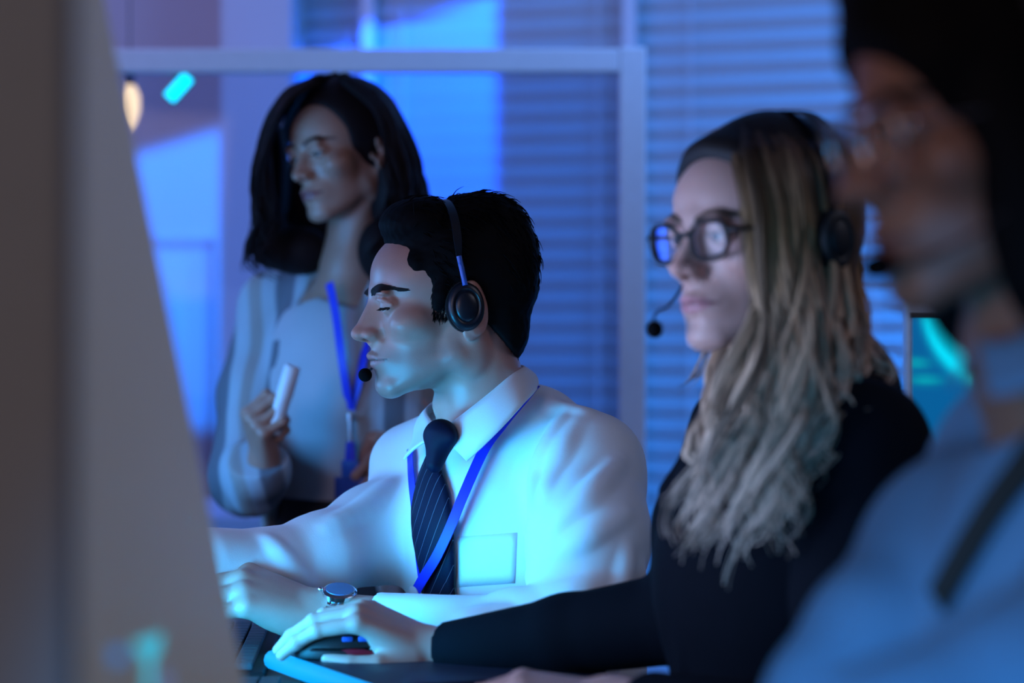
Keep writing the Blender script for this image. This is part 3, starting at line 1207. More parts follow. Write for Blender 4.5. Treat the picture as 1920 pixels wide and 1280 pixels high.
# glass board on a white frame
BD = 4.75
bx0, bx1 = float(P(140, 0, BD)[0]), float(P(1186, 0, BD)[0])
bz1 = float(P(0, 115, BD)[2]); bz0 = .62
bo = empty('glass_board', ((bx0 + bx1) / 2, BD, 0), 'large glass board in a white frame standing behind the dark-haired woman', 'board')
hw = .0265
for x in (bx0, bx1):
    mb = MB(); mb.box((x, BD, (bz0 + bz1) / 2 + .0), (hw, .016, (bz1 - bz0) / 2 + hw), None, .004); mb.build('frame_post', RM['frame_white'], bo, smooth=False)
for z in (bz0, bz1):
    mb = MB(); mb.box(((bx0 + bx1) / 2, BD, z), ((bx1 - bx0) / 2 - hw, .016, .0235), None, .004); mb.build('frame_rail', RM['frame_white'], bo, smooth=False)
mb = MB(); mb.box(((bx0 + bx1) / 2, BD, (bz0 + bz1) / 2), ((bx1 - bx0) / 2 - hw, .003, (bz1 - bz0) / 2 - .0235)); mb.build('glass_pane', glass_mat('board_glass', (.80, .88, .97), .22), bo, smooth=False)
for x in (bx0, bx1):
    mb = MB(); mb.box((x, BD, .32), (.018, .014, .30)); mb.box((x, BD, .02), (.022, .28, .02), None, .006); mb.build('leg', RM['frame_white'], bo, smooth=False)

# small lamps by the board
c = P(335, 164, 4.86)
lo = empty('led_light', c, 'small bright cyan LED light bar under the top rail of the glass board', 'lamp')
A = np.array(Matrix.Rotation(math.radians(-48), 3, 'Y'))
mb = MB(); mb.box(c, (.030, .006, .013), A, .003); mb.build('diffuser', emit_mat('cyan_led', (0.0, .75, 1.0), 2.6), lo)
mb = MB(); mb.box(c + np.array([0, .012, 0]), (.032, .006, .015), A, .003); mb.tube([c + np.array([0, .016, 0]), c + np.array([-.01, .012, .05]), np.array([c[0] - .01, BD + .018, bz1 - .02])], .003, 8); mb.build('housing', M['dark_grey'], lo)
c = P(243, 196, 5.4)
lo = empty('pendant_lamp', c, 'small warm orange lamp hanging beside the cyan light bar', 'lamp')
mb = MB(); mb.lathe([(.004, -.056), (.015, -.038), (.023, -.012), (.023, .018), (.014, .040), (.005, .047)], c, (0, 0, 1), 24); mb.build('bulb', emit_mat('warm_bulb', (1.0, .62, .34), 1.9), lo)
mb = MB(); mb.lathe([(.010, .040), (.011, .048), (.010, .075), (.003, .08)], c, (0, 0, 1), 20); mb.build('socket', M['dark_grey'], lo)
mb = MB(); mb.tube([c + np.array([0, 0, .07]), np.array([c[0], c[1], 2.80])], .002, 6); mb.build('cord', M['dark_grey'], lo)

# white desk at the back
d0 = P(300, 970, 5.0); d1 = P(700, 970, 5.0)
do = empty('back_desk', ((d0[0] + d1[0]) / 2, 5.3, 0), 'white desk standing behind the glass board', 'desk')
mb = MB(); mb.box(((d0[0] + d1[0]) / 2, 5.3, d0[2] - .0175), ((d1[0] - d0[0]) / 2, .30, .0175), None, .003); mb.build('desktop', RM['desk_white'], do, smooth=False)
mb = MB(); mb.box(((d0[0] + d1[0]) / 2, 5.08, (d0[2] - .035) / 2 + .05), ((d1[0] - d0[0]) / 2 - .03, .009, (d0[2] - .035) / 2 - .05)); mb.build('modesty_panel', RM['desk_white'], do, smooth=False)
for s in (0, 1):
    x = (d0[0] + .02) if s == 0 else (d1[0] - .02)
    mb = MB(); mb.box((x, 5.3, (d0[2] - .035) / 2), (.015, .28, (d0[2] - .035) / 2)); mb.build('side_panel', RM['desk_white'], do, smooth=False)

# ------------------------------------------------------------------ the long desk of the row and what stands on it
DZ = .735
do = empty('long_desk', (-.55, 2.1, 0), 'long dark desk along which the headset staff sit', 'desk')
mb = MB(); mb.box((-.55, 2.1, DZ - .0125), (.45, 1.5, .0125), None, .003); mb.build('desktop', RM['desk_top'], do, smooth=False)
for x in (-.96, -.16):
    for y in (.7, 3.5):
        mb = MB(); mb.box((x, y, (DZ - .025) / 2), (.025, .025, (DZ - .025) / 2)); mb.build('leg', M['dark_grey'], do, smooth=False)

# grey divider next to the camera
y0 = 1.12; x1 = float(P(160, 0, y0)[0])
dv = empty('desk_divider', ((x1 - .5 + x1) / 2, y0, DZ), 'dark grey felt desk divider filling the left edge, nearest the camera', 'divider')
mb = MB(); mb.box((x1 - .25, y0, 1.17), (.245, .012, .42), None, .004); mb.build('felt_panel', RM['divider'], dv, smooth=False)
mb = MB(); mb.box((x1 - .25, y0, .745), (.25, .03, .010), None, .003); mb.build('foot_rail', RM['divider_trim'], dv, smooth=False)

# the tall monitor seen edge-on
def mon_pt(z, y, out=0.0):
    k = .205
    n = np.array([1, 0, k]) / math.hypot(1, k)
    return np.array([-.2 - (z - .866) * k, y, z]) + n * out


mo = empty('monitor', (-.27, 1.5, DZ), 'tall pale grey monitor seen almost edge-on beside the dark divider', 'monitor')
zc = .825, 1.43
ya, yb = 1.19, 1.80
k = .205; n = np.array([1, 0, k]) / math.hypot(1, k); upv = np.array([-k, 0, 1]) / math.hypot(1, k)
MR = np.stack([n, [0, 1, 0], upv], axis=1)
ctr = mon_pt((zc[0] + zc[1]) / 2, (ya + yb) / 2)
hh = (zc[1] - zc[0]) / 2 * math.hypot(1, k)
mb = MB(); mb.box(ctr - n * .016, (.014, (yb - ya) / 2, hh), MR, .006); mb.box(ctr - n * .045, (.02, .16, .18), MR, .01); mb.build('housing', M['monitor_grey'] if 'monitor_grey' in M else M['dark_grey'], mo, smooth=False)
mb = MB(); mb.box(ctr - n * .0005, (.002, (yb - ya) / 2 - .004, hh - .006), MR); mb.build('screen', mat('screen_pale', (.15, .15, .15), .55, noise=.02, emit=(1, .94, .90), estr=.085), mo, smooth=False)
mb = MB(); mb.box(ctr - n * .09 + np.array([0, 0, -.16]), (.012, .03, .208), None, .004); mb.build('stand', M['dark_grey'], mo, smooth=False)
mb = MB(); mb.box((ctr[0] - .07, ctr[1], DZ + .006), (.10, .12, .006), None, .003); mb.build('base', M['dark_grey'], mo, smooth=False)


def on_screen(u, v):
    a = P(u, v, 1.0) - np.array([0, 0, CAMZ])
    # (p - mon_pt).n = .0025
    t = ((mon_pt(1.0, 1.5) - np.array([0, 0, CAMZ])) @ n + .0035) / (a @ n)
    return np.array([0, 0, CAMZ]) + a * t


def reflection_shape(name, polys, m):  # flat glowing shapes standing in for reflections in the screen
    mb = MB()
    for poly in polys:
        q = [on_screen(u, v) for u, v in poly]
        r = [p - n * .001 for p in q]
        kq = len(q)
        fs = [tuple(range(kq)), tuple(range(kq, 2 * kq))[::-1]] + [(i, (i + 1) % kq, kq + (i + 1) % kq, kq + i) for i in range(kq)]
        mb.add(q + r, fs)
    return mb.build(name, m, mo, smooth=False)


reflection_shape('screen_reflection', [[(252, 1206), (304, 1186), (302, 1214), (288, 1236), (276, 1238)], [(276, 1234), (288, 1232), (288, 1300), (277, 1300)]], emit_mat('cyan_reflection', (.05, .62, .85), .75))
reflection_shape('screen_reflection', [[(213, 1216), (234, 1216), (235, 1240), (213, 1244)]], emit_mat('blue_reflection', (.03, .28, .85), .6))
reflection_shape('screen_reflection', [[(300, 1250), (324, 1262), (324, 1300), (300, 1300)]], emit_mat('grey_reflection', (.12, .14, .26), .8))

# keyboards
def keyboard(c, L, Wd, yaw, label):
    o = empty('keyboard', c, label, 'keyboard', 'keyboards on the long desk')
    A = np.array(Matrix.Rotation(math.radians(yaw), 3, 'Z'))
    mb = MB(); mb.box(c + np.array([0, 0, .007]), (L / 2, Wd / 2, .007), A, .003); mb.build('base', M['black_plastic'], o)
    mb = MB()
    for r in range(5):
        nk = 15 if r < 4 else 7
        for i in range(nk):
            x = -L / 2 + .012 + (L - .024) * (i + .5) / nk; y = -Wd / 2 + .012 + (Wd - .024) * (r + .5) / 5 * 1
            if r == 4:
                pass
            mb.box(c + A @ np.array([x, y, .0185]), ((L - .024) / nk / 2 - .0015, (Wd - .024) / 10 - .0015, .004), A, .0012)
    mb.build('keys', M['key_grey'], o, smooth=False)
    return o


M['key_grey'] = mat('key_grey', (.05, .055, .065), .45)
keyboard(np.array([-.36, 2.93, DZ]), .44, .14, 93, 'black keyboard under the hands of the man in the white shirt')
keyboard(np.array([-.30, 2.42, DZ]), .42, .14, 92, 'black keyboard between the pale monitor and the mouse mat')

# raised mouse mat with a glowing edge
a0, a1 = np.array([-.273, 2.76, 0]), np.array([-.140, 2.475, 0])
e = (a1 - a0); Lm = np.linalg.norm(e); e /= Lm
wv = np.array([-e[1], e[0], 0]); wv = wv if wv[0] > 0 else -wv
mz = .767
mo2 = empty('mouse_mat', (a0 + a1) / 2 + wv * .13 + np.array([0, 0, DZ]), 'thick dark mouse mat with a glowing blue edge under the mouse', 'mouse mat')
MR2 = np.stack([e, wv, [0, 0, 1]], axis=1)
cm = (a0 + a1) / 2 + wv * .135 + np.array([0, 0, mz - .008])
mb = MB(); mb.box(cm, (Lm / 2, .135, .008), MR2, .004); mb.build('mat_body', mat('mat_navy', (.020, .024, .055), .5, noise=.1, nscale=200), mo2, smooth=False)
mb = MB(); mb.tube([a0 + np.array([0, 0, mz - .010]), a1 + np.array([0, 0, mz - .010])], .011, 12); mb.build('light_strip', emit_mat('blue_strip', (0.0, .36, 1.0), 1.15), mo2)
for q in (.12, .88):
    for w in (.03, .23):
        mb = MB(); p = a0 + e * Lm * q + wv * w
        mb.lathe([(.010, 0), (.012, .003), (.010, mz - .016 - DZ)], p + np.array([0, 0, DZ]), (0, 0, 1), 16); mb.build('foot', M['black_plastic'], mo2)

# computer mouse
mc = P(652, 1196, 2.70); mc[2] = mz + .001
mo3 = empty('computer_mouse', mc, 'black computer mouse with a red stripe under the hand of the blonde woman', 'mouse')
MF = Frame(mc, axes((-.97, -.12, 0)), .001)
Fm = Field(); Fm.fr = MF
Fm.ell((-4, 0, 8), (58, 31, 28)); Fm.ell((12, 0, 6), (48, 29, 22), 8)
Fm.cut((0, 0, -1), 0, 2)
Fm.fn('s', lambda p: np.maximum(np.abs(p[..., 2] - 12) - 1.0, 22 - p[..., 1]))
Fm.build('body', .0012, M['black_plastic'], mo3)
Fm = Field(); Fm.fr = MF
Fm.ell((-4, 0, 8), (59, 32.0, 28.5))
Fm.fn('s', lambda p: np.minimum(np.minimum(p[..., 1] - 15, p[..., 2] - 3), 3.5 + 9 * np.exp(-((p[..., 0] + 5) / 32) ** 2) - p[..., 2]))
Fm.build('red_grip', .0012, mat('red_grip', (.35, .012, .03), .4), mo3)
for i in range(2):
    mb = MB(); p = MF.w((-16 + i * 18, 27, 23)); mb.box(p, (.006, .002, .003), MF.R, .0015); mb.build('side_button', M['blue_plastic'], mo3)

# side monitor with a cyan picture at the right
sx0, sz1, sy = float(P(1700, 0, 3.4)[0]), float(P(0, 560, 3.4)[2]), 3.4
so_ = empty('side_desk', (sx0 + .35, sy, 0), 'desk under the monitor with the cyan picture', 'desk')
mb = MB(); mb.box((sx0 + .35, sy, .7225), (.40, .30, .0125), None, .003); mb.build('desktop', RM['desk_top'], so_, smooth=False)
for dx in (-.36, .36):
    for dy in (-.26, .26):
        mb = MB(); mb.box((sx0 + .35 + dx, sy + dy, .355), (.02, .02, .355)); mb.build('leg', M['dark_grey'], so_, smooth=False)
sm = empty('monitor', (sx0 + .27, sy, .735), 'monitor with a bright cyan picture and pale top bezel at the right', 'monitor')
mb = MB(); mb.box((sx0 + .27, sy + .02, sz1 - .17), (.27, .018, .17), None, .005); mb.build('housing', RM['desk_white'], sm, smooth=False)
gx, gz = 70, 40
V_, F_, C_ = [], [], []
for j in range(gz + 1):
    for i in range(gx + 1):
        x = sx0 + .008 + (.524) * i / gx; z = sz1 - .026 - .30 * j / gz
        V_.append((x, sy - .0005, z))
        uu = 960 + x * FPX / sy; vv = 640 - (z - CAMZ) * FPX / sy
        col = np.array([0.0, .11, .32])
        # pale cyan sweep, teal disc and two teal bars
        dd = np.hypot((uu - 1850) / 108, (vv - 560) / 140)
        col = col * (1 - np.clip((1 - dd) * 6 + .5, 0, 1)) + np.array([0, .42, .58]) * np.clip((1 - dd) * 6 + .5, 0, 1)
        ar = np.exp(-((dd - 1.05) / .11) ** 2) * (uu < 1830)
        col = col * (1 - ar) + np.array([0, .75, 1.0]) * ar
        for (bu, bv, ru, rv) in ((1718, 680, 24, 9), (1735, 712, 30, 9)):
            w = np.exp(-(((uu - bu) / ru) ** 2 + ((vv - bv) / rv) ** 2))
            col = col * (1 - w) + np.array([0, .36, .46]) * w
        C_.append(col)
for j in range(gz):
    for i in range(gx):
        a = j * (gx + 1) + i
        F_.append((a, a + 1, a + gx + 2, a + gx + 1))
mesh_obj('screen', V_, F_, emit_attr('cyan_picture', 1.0), sm, False, np.array(C_))
mb = MB(); mb.box((sx0 + .27, sy - .001, sz1 - .0225), (.265, .002, .004)); mb.build('bezel', M['black_plastic'], sm, smooth=False)
mb = MB(); mb.box((sx0 + .27, sy + .05, .85), (.03, .01, .115)); mb.box((sx0 + .27, sy + .03, .741), (.11, .09, .006), None, .003); mb.build('stand', M['dark_grey'], sm, smooth=False)
# ------------------------------------------------------------------ the man in the white shirt
def ridges(F, bvh, lines, r=.006, k=.018, sink=.0055, mode='u'):
    F.fr = WORLD
    for ln in lines:
        rr = ln[0] if np.isscalar(ln[0]) else r
        uv = ln[1:] if np.isscalar(ln[0]) else ln
        hits = [sight(bvh, *q) for q in uv]
        hits = [h for h in hits if h[0] is not None]
        if len(hits) < 2:
            continue
        nn = np.mean([h[1] for h in hits], axis=0) * .5 + np.array([h[1] for h in hits]) * .5
        nn /= np.linalg.norm(nn, axis=1)[:, None]
        p = catmull(np.array([h[0] for h in hits]) - nn * sink, 5)
        t = np.linspace(-1, 1, len(p))
        rad = rr * (1 - .75 * t ** 2)
        F.chain(p, list(rad), k, mode)


def build_man():
    fr = head_frame(P(838, 592, 3.02), 15, 5, 0, 1.0)
    Fw = np.array([-.75, -.66, 0]); T = Frame((-.022, 3.065, .955), axes(Fw))
    shL, elL, cuL, wrL = P(1112, 872, 2.95), P(1078, 1205, 2.80), P(708, 1170, 2.885), P(604, 1152, 2.90)
    shR, elR, cuR, wrR = P(808, 946, 3.20), P(600, 1042, 3.03), P(395, 1052, 2.93), P(335, 1040, 2.90)
    neck = P(918, 806, 3.05)
    # body
    F = Field()
    head(F, fr, lid=.26, neck_to=neck, neck_r=(55, 58))
    F.fr = T
    F.ell((-.015, 0, -.10), (.09, .135, .14), .03)
    F.ell((-.05, 0, -.34), (.09, .12, .18), .04)
    F.fr = WORLD
    F.cone(neck, T.w((0, 0, -.05)), .06, .08, .03)
    for s, e, c, w in ((shL, elL, cuL, wrL), (shR, elR, cuR, wrR)):
        F.cone(T.w((0, 0, -.03)), s, .05, .045, .03)
        F.cone(s, e, .045, .038, .02)
        q = .032 if w is wrL else .026
        F.cone(e, (e + w) / 2, q + .003, q, .015)
        F.cone((e + w) / 2, w, q, min(q, .027), .015)
    hl = Frame(wrL, axes((-.93, -.10, .33), (.30, -.42, .9)), .00112)
    hand(F, hl, -1, [(30, 30, 15), (26, 32, 15), (26, 34, 18), (30, 36, 18)], [(18, 22, -12), (50, 40, -26), (78, 42, -36), (100, 38, -42)], fat=1.12)
    hr = Frame(wrR, axes(wrR - cuR, (0, -.2, 1)), .001)
    hand(F, hr, 1, [(25, 30, 15)] * 4, [(18, 22, -12), (50, 40, -26), (78, 42, -36), (100, 38, -42)])
    body = F.build('person', .0016, M['skin_man'], None, head_tint(fr, (.52, .28, .225), (.44, .16, .15), stubble=.42, flush=.5))
    tag(body, 'young man in white shirt and striped navy tie looking down at his screen', 'person', 'call centre staff')
    fb = face_details(body, fr, M['brow_dark'], M['eye'], gaze=(0, -32), brow=2.0, brow_w=11, lash=1.7, lid=.26, arch=4.0, brow_z=1)

    # hair
    H = Field(); H.fr = fr
    H.ell((-22, 0, 62), (97, 81, 86))
    H.ell((-42, 0, 36), (77, 77, 72), 10)
    H.ell((-53, 0, -20), (50, 62, 52), 12)
    H.fn('s', lambda p: 14 - (p @ np.array([.866, 0, -.5])), k=3)
    H.fn('s', lambda p: np.maximum(-19 - p @ np.array([.75, 0, -.66]), p[..., 2] - 8), k=3)
    for s in (1, -1):
        H.ell((-18, s * 86, 4), (25, 22, 40), 3, 's')
    H.ell((29, 6, 118), (48, 58, 32), 12)
    H.ell((-55, 0, 106), (56, 62, 44), 14)
    H.ell((-80, 8, 70), (38, 55, 50), 14)
    for s in (1, -1):
        H.ell((22, s * 71, 28), (10, 7, 22), 6, rot=(0, -20, 0))
        H.ell((47, s * 45, 66), (12, 17, 14), 10)
    # parting notch under the band
    H.ell((-4, 0, 160), (11, 80, 22), 6, 's')
    H.fn('d', lambda p: 1.5 * wob(p * np.array([.6, 1.0, .8]), 3, .22) + .9 * wob(p * np.array([.5, 1.2, 1]), 4, .55))
    hair = H.build('hair', .0022, M['hair_black'], body)
    # tufts that break the outline
    rnd = random.Random(3); mb = MB()
    hb = bvh_of(hair)
    for i in range(900):
        th = rnd.random() * math.pi * 1.15 - .25
        ph = (rnd.random() - .5) * 2.4
        d = np.array([-math.cos(th + .3) * math.cos(ph) * -1, math.sin(ph), math.sin(th)]); d /= np.linalg.norm(d)
        c = np.array([-25, 0, 55.0])
        hit, n, _, _ = hb.ray_cast(Vector(fr.w(c + d * 220)), Vector(fr.d(-d)))
        if hit is None:
            continue
        p = fr.loc(np.array(hit)[None])[0]; nn = np.array(n) @ fr.R
        if (p[2] < 20 and p[0] > -40) or p[0] > 62 or (p[0] > 30 and p[2] < 100):
            continue
        t = np.array([-1.0, 0, -.5 - .012 * (60 - p[0])]) + np.array([rnd.gauss(0, .25), rnd.gauss(0, .3), rnd.gauss(0, .25)])
        if p[0] > 40:
            t = np.array([-.4, .2, .8]) + np.array([rnd.gauss(0, .3), rnd.gauss(0, .3), 0])
        t -= nn * (t @ nn); t /= np.linalg.norm(t)
        L = 14 + 14 * rnd.random()
        lift = rnd.random() * 3.2
        q = [p - nn * 2, p + t * L * .5 + nn * lift * .7, p + t * L + nn * (lift - 2)]
        mb.tube(fr.w(catmull(q, 3)), np.linspace(1.0, .2, 7) * fr.s, 4)
    # sideburn and nape fuzz
    for i in range(340):
        if i < 150:
            p0 = (rnd.uniform(12, 32), 110, rnd.uniform(-2, 30)); dd = (0, -1, 0); t = np.array([.25, 0, -1])
        else:
            u = rnd.random()
            p0 = (-36 - 50 * u + rnd.gauss(0, 2), 110, 2 - 56 * u + rnd.gauss(0, 4)); dd = (0, -1, 0); t = np.array([.25, 0, -1])
        q, n = face_project(fb, fr, [p0], dd, lift=.6)
        if len(q):
            a = q[0]; L = (5 + 5 * rnd.random()) * fr.s
            w = fr.d(t + np.array([rnd.gauss(0, .25), 0, 0])); w /= np.linalg.norm(w)
            w -= n[0] * (w @ n[0])
            mb.tube([a, a + w * L * .5, a + w * L], np.array([.5, .45, .1]) * fr.s, 4)
    mb.build('stray_hairs', M['hair_black'], body)

    # shirt
    def shirt(fold_bvh=None):
        S = Field(); S.fr = T
        S.ell((-.015, 0, -.085), (.122, .162, .16))
        S.ell((-.055, 0, -.36), (.120, .152, .24), .05)
        S.ell((-.05, .03, -.22), (.12, .15, .22), .05)
        for s in (1, -1):
            S.cone((-.035, s * .045, .045), (-.005, s * .165, -.002), .062, .062, .03)
        S.cone((-.005, 0, .04), (0, 0, -.06), .070, .1, .04)
        S.fr = WORLD
        S.chain([shL, P(1104, 1010, 2.86), elL], [.064, .068, .060], .030)
        S.chain([elL, P(930, 1192, 2.83), P(845, 1180, 2.85)], [.058, .045, .039], .012)
        S.cone(P(850, 1180, 2.85), cuL, .041, .038, .004)
        S.chain([shR, (shR + elR) / 2 + np.array([0, 0, -.004]), elR], [.062, .059, .052], .03)
        S.chain([elR, P(505, 1058, 2.98), cuR], [.052, .042, .041], .02)
        d = cuL - P(850, 1180, 2.85); d /= np.linalg.norm(d)
        for u in (872, 900):
            S.cone(P(u, 1184, 2.845), P(u + 10, 1185, 2.845), .0415, .042, .006)
        S.fn('d', lambda p: .0020 * wob(p * np.array([1, 1, .6]), 11, 28) + .0011 * wob(p, 12, 62))
        if fold_bvh is not None:
            ridges(S, fold_bvh, [
                (.008, (1070, 770), (1030, 830), (1005, 900), (1000, 960)),
                (.006, (1105, 770), (1060, 830), (1035, 890), (1020, 930)),
                (.007, (1165, 860), (1110, 920), (1040, 990)),
                (.007, (1175, 960), (1090, 1010), (990, 1080)),
                (.007, (1130, 1090), (1060, 1110), (960, 1120)),
                (.009, (925, 1118), (975, 1122), (1025, 1160), (1052, 1215)),
                (.006, (900, 1150), (960, 1160), (1000, 1200)),
                (.006, (860, 1160), (905, 1165), (940, 1195)),
                (.006, (1180, 1030), (1165, 1100), (1120, 1180)),
                (.006, (1200, 1060), (1190, 1120), (1150, 1180)),
                (.007, (735, 900), (690, 945), (610, 985)),
                (.005, (500, 1010), (545, 1060), (590, 1110)),
                (.005, (990, 745), (1040, 760), (1100, 775)),
            ])
        S.cut((0, 0, -1), -.50)
        d2 = cuR - elR
        S.fn('s', lambda p: np.maximum(-((p - cuL) @ d), np.linalg.norm(p - cuL, axis=-1) - .075), cuL, .09)
        # neck opening
        S.fr = WORLD
        S.cone(neck + np.array([0, 0, -.02]), neck + np.array([-.01, -.0, .12]), .060, .066, .004, 's')
        return S
    V, Q = shirt().mesh(.007)
    pre = BVHTree.FromPolygons([tuple(v) for v in V], [tuple(map(int, q)) for q in Q])
    so = shirt(pre).build('shirt', .0026, M['shirt_white'], body, smooth_it=1)
    sb = bvh_of(so)
    # right cuff
    # collar leaf folded over the tie
    top = [(828, 808, 2.98), (868, 779, 2.962), (915, 742, 2.958), (960, 704, 2.985), (980, 690, 3.04), (965, 688, 3.095), (915, 700, 3.125), (850, 735, 3.12), (803, 765, 3.085), (812, 792, 3.03), (827, 813, 2.985)]
    bot = [(877, 864, 2.935), (905, 838, 2.925), (945, 798, 2.925), (986, 752, 2.95), (1006, 722, 3.04), (985, 715, 3.12), (915, 725, 3.165), (845, 760, 3.165), (786, 805, 3.13), (775, 834, 3.08), (759, 862, 3.02)]
    top = catmull([P(*p) for p in top], 8); bot = catmull([P(*p) for p in bot], 8)
    n = len(top); m = 7; vs, fs = [], []
    cc = P(905, 760, 3.045)
    for j in range(m):
        t = j / (m - 1)
        for i in range(n):
            p = top[i] * (1 - t) + bot[i] * t
            o = p - cc; o[2] = 0; o /= np.linalg.norm(o) + 1e-9
            vs.append(p + o * .006 * math.sin(t * math.pi))
    for j in range(m - 1):
        for i in range(n - 1):
            fs.append((j * n + i, j * n + i + 1, (j + 1) * n + i + 1, (j + 1) * n + i))
    co = mesh_obj('collar', vs, fs, M['shirt_white'], body)
    md = co.modifiers.new('thick', 'SOLIDIFY'); md.thickness = .0028; md.offset = -1
    # pocket
    mb = MB(); nx, ny = 10, 6
    g, ok = [], True
    for j in range(ny):
        for i in range(nx):
            s, t = i / (nx - 1), j / (ny - 1)
            u = 858 + s * 112 + t * -4; v = 1006 - s * 8 + t * 95
            p, q = sight(sb, u, v, .0006)
            if p is None:
                ok = False; break
            g.append(p)
    if ok:
        fs = [(j * nx + i, j * nx + i + 1, (j + 1) * nx + i + 1, (j + 1) * nx + i) for j in range(ny - 1) for i in range(nx - 1)]
        po = mesh_obj('pocket', g, fs, M['shirt_white'], body)
        md = po.modifiers.new('thick', 'SOLIDIFY'); md.thickness = .0010; md.offset = 1

    # tie
    cl = [(818, 858), (811, 895), (812, 940), (817, 1000), (822, 1050), (826, 1085)]
    wd = [34, 52, 74, 80, 74, 66]
    p, nr = drape(sb, cl, .007, 8)
    w = np.interp(np.linspace(0, 5, len(p)), range(6), wd) * 3.0 / FPX * 1.30
    e = p[-1] - p[-4]; e /= np.linalg.norm(e)
    e = e * .6 + np.array([0, 0, -.4])
    p = np.vstack([p, [p[-1] + e * x for x in (.012, .03, .05, .07)]]); nr = np.vstack([nr] + [nr[-1:]] * 4); w = np.concatenate([w, [w[-1]] * 4])
    Tn = np.gradient(p, axis=0); Tn /= np.linalg.norm(Tn, axis=1)[:, None]
    W = np.cross(Tn, nr); W /= np.linalg.norm(W, axis=1)[:, None]
    if (W @ np.array([1.0, 0, 0])).mean() < 0:
        W = -W
    s = np.concatenate([[0], np.cumsum(np.linalg.norm(np.diff(p, axis=0), axis=1))])
    vs, fs, cs = [], [], []
    nc = 9
    for i in range(len(p)):
        for j in range(nc):
            x = -1 + 2 * j / (nc - 1)
            vs.append(p[i] + W[i] * x * w[i] / 2 + nr[i] * .005 * (1 - x * x))
            cs.append((5 + s[i] / .019 * .8 + x * w[i] / 2 / .019 * 1.25, 0, 0))
    for i in range(len(p) - 1):
        for j in range(nc - 1):
            a = i * nc + j
            fs.append((a, a + 1, a + nc + 1, a + nc))
    tie = mesh_obj('necktie', vs, fs, M['tie'], body, True, np.array(cs))
    md = tie.modifiers.new('thick', 'SOLIDIFY'); md.thickness = .004; md.offset = 1
    K = Field(); K.fr = Frame(P(820, 836, 2.952), axes((-.74, -.66, .1)))
    K.cone((-.006, -.002, .014), (.002, 0, -.022), .019, .011, .01)
    K.ell((-.005, -.002, .012), (.012, .029, .015), .012)
    knot_tint = lambda V: np.tile(np.array([5.5, 0, 0]), (len(V), 1))
    K.build('tie_knot', .0013, M['tie'], tie, knot_tint)

    # headset
    headset(fr, 'black headset with a blue slider worn by the man in the white shirt', (M['black_plastic'], M['navy_plastic'], M['blue_plastic']),
            (-5, 82, 10), (24, 31), 5.0,
            band_pts=[(-1, 81, 62), (-1, 84, 88), (-2, 72, 118), (-3, 40, 137), (-3, 0, 142), (-3, -40, 137), (-2, -72, 118), (-1, -84, 88), (-1, -81, 62)],
            slider=[(-1, 85, 72), (-3, 87, 54), (-5, 88, 36)],
            boom=[(8, -88, -8), (50, -84, -40), (90, -50, -58), (104, -18, -62), (106, -8, -63)], mic=(110, 0, -64), mic_r=(11, 8.5))

    # lanyard
    ly = lanyard('blue lanyard round the neck of the man in the white shirt', 'lanyard', sb,
                 [[(1003, 734), (985, 758), (950, 800), (915, 850), (885, 920), (862, 980), (838, 1035), (818, 1070), (806, 1095)],
                  [(776, 842), (777, 870), (779, 900), (786, 960), (793, 1040), (800, 1090)]], .014, M['lanyard_blue'], lift=[(.0085, .021), (.005, .006)])
    p, q = sight(sb, 803, 1100, .021)
    if p is None:
        p, q = P(803, 1112, 2.9), np.array([-.75, -.66, 0])
    A = axes(q)
    mb = MB(); mb.lathe([(.002, -.002), (.009, -.001), (.0095, .002), (.007, .004), (.002, .0045)], p, q, 20); mb.build('yoyo_reel', M['clip_white'], ly)
    mb = MB(); mb.box(p + np.array([0, 0, -.024]), (.002, .0105, .015), A, .0008); mb.build('badge_holder', M['clip_white'], ly)

    # watch
    w0 = wrL + (cuL - wrL) * .30
    ax = (cuL - wrL) / np.linalg.norm(cuL - wrL)
    up = hl.R[:, 2]; up = up - ax * (up @ ax); up /= np.linalg.norm(up)
    sd = np.cross(ax, up)
    wo = empty('wristwatch', w0, 'steel wristwatch with link bracelet on the left wrist of the man', 'wristwatch')
    for i in range(22):
        a = 2 * math.pi * i / 22
        if abs((a + math.pi) % (2 * math.pi) - math.pi) < .42:
            continue
        dirv = up * math.cos(a) + sd * math.sin(a)
        mb = MB()
        R = np.stack([ax, np.cross(dirv, ax), dirv], 1)
        c = w0 + dirv * .0335 * (1 - .06 * math.cos(2 * a))
        mb.box(c, (.0042, .0038, .0017), R, .0008)
        for t in (-1, 1):
            mb.box(c + ax * t * .0066, (.0023, .0036, .0014), R, .0006)
        mb.build('bracelet_link', M['steel'], wo)
    R = np.stack([ax, np.cross(up, ax), up], 1)
    c = w0 + up * .0305
    mb = MB(); mb.lathe([(.018, -.002), (.0205, 0), (.0208, .005), (.0185, .0072), (.0165, .0074)], c, up, 36); wc = mb.build('watch_case', M['steel'], wo)
    mb = MB(); mb.lathe([(.0166, .0070), (.0164, .0082), (.002, .0086)], c, up, 36); mb.build('watch_dial', M['watch_dial'], wo)
    mb = MB(); mb.lathe([(.002, 0), (.003, .001), (.003, .005), (.002, .006)], c + np.cross(up, ax) * 0 + ax * -.0208 + up * .003, -ax, 12); mb.build('crown', M['steel'], wc)
    return body


man = build_man()
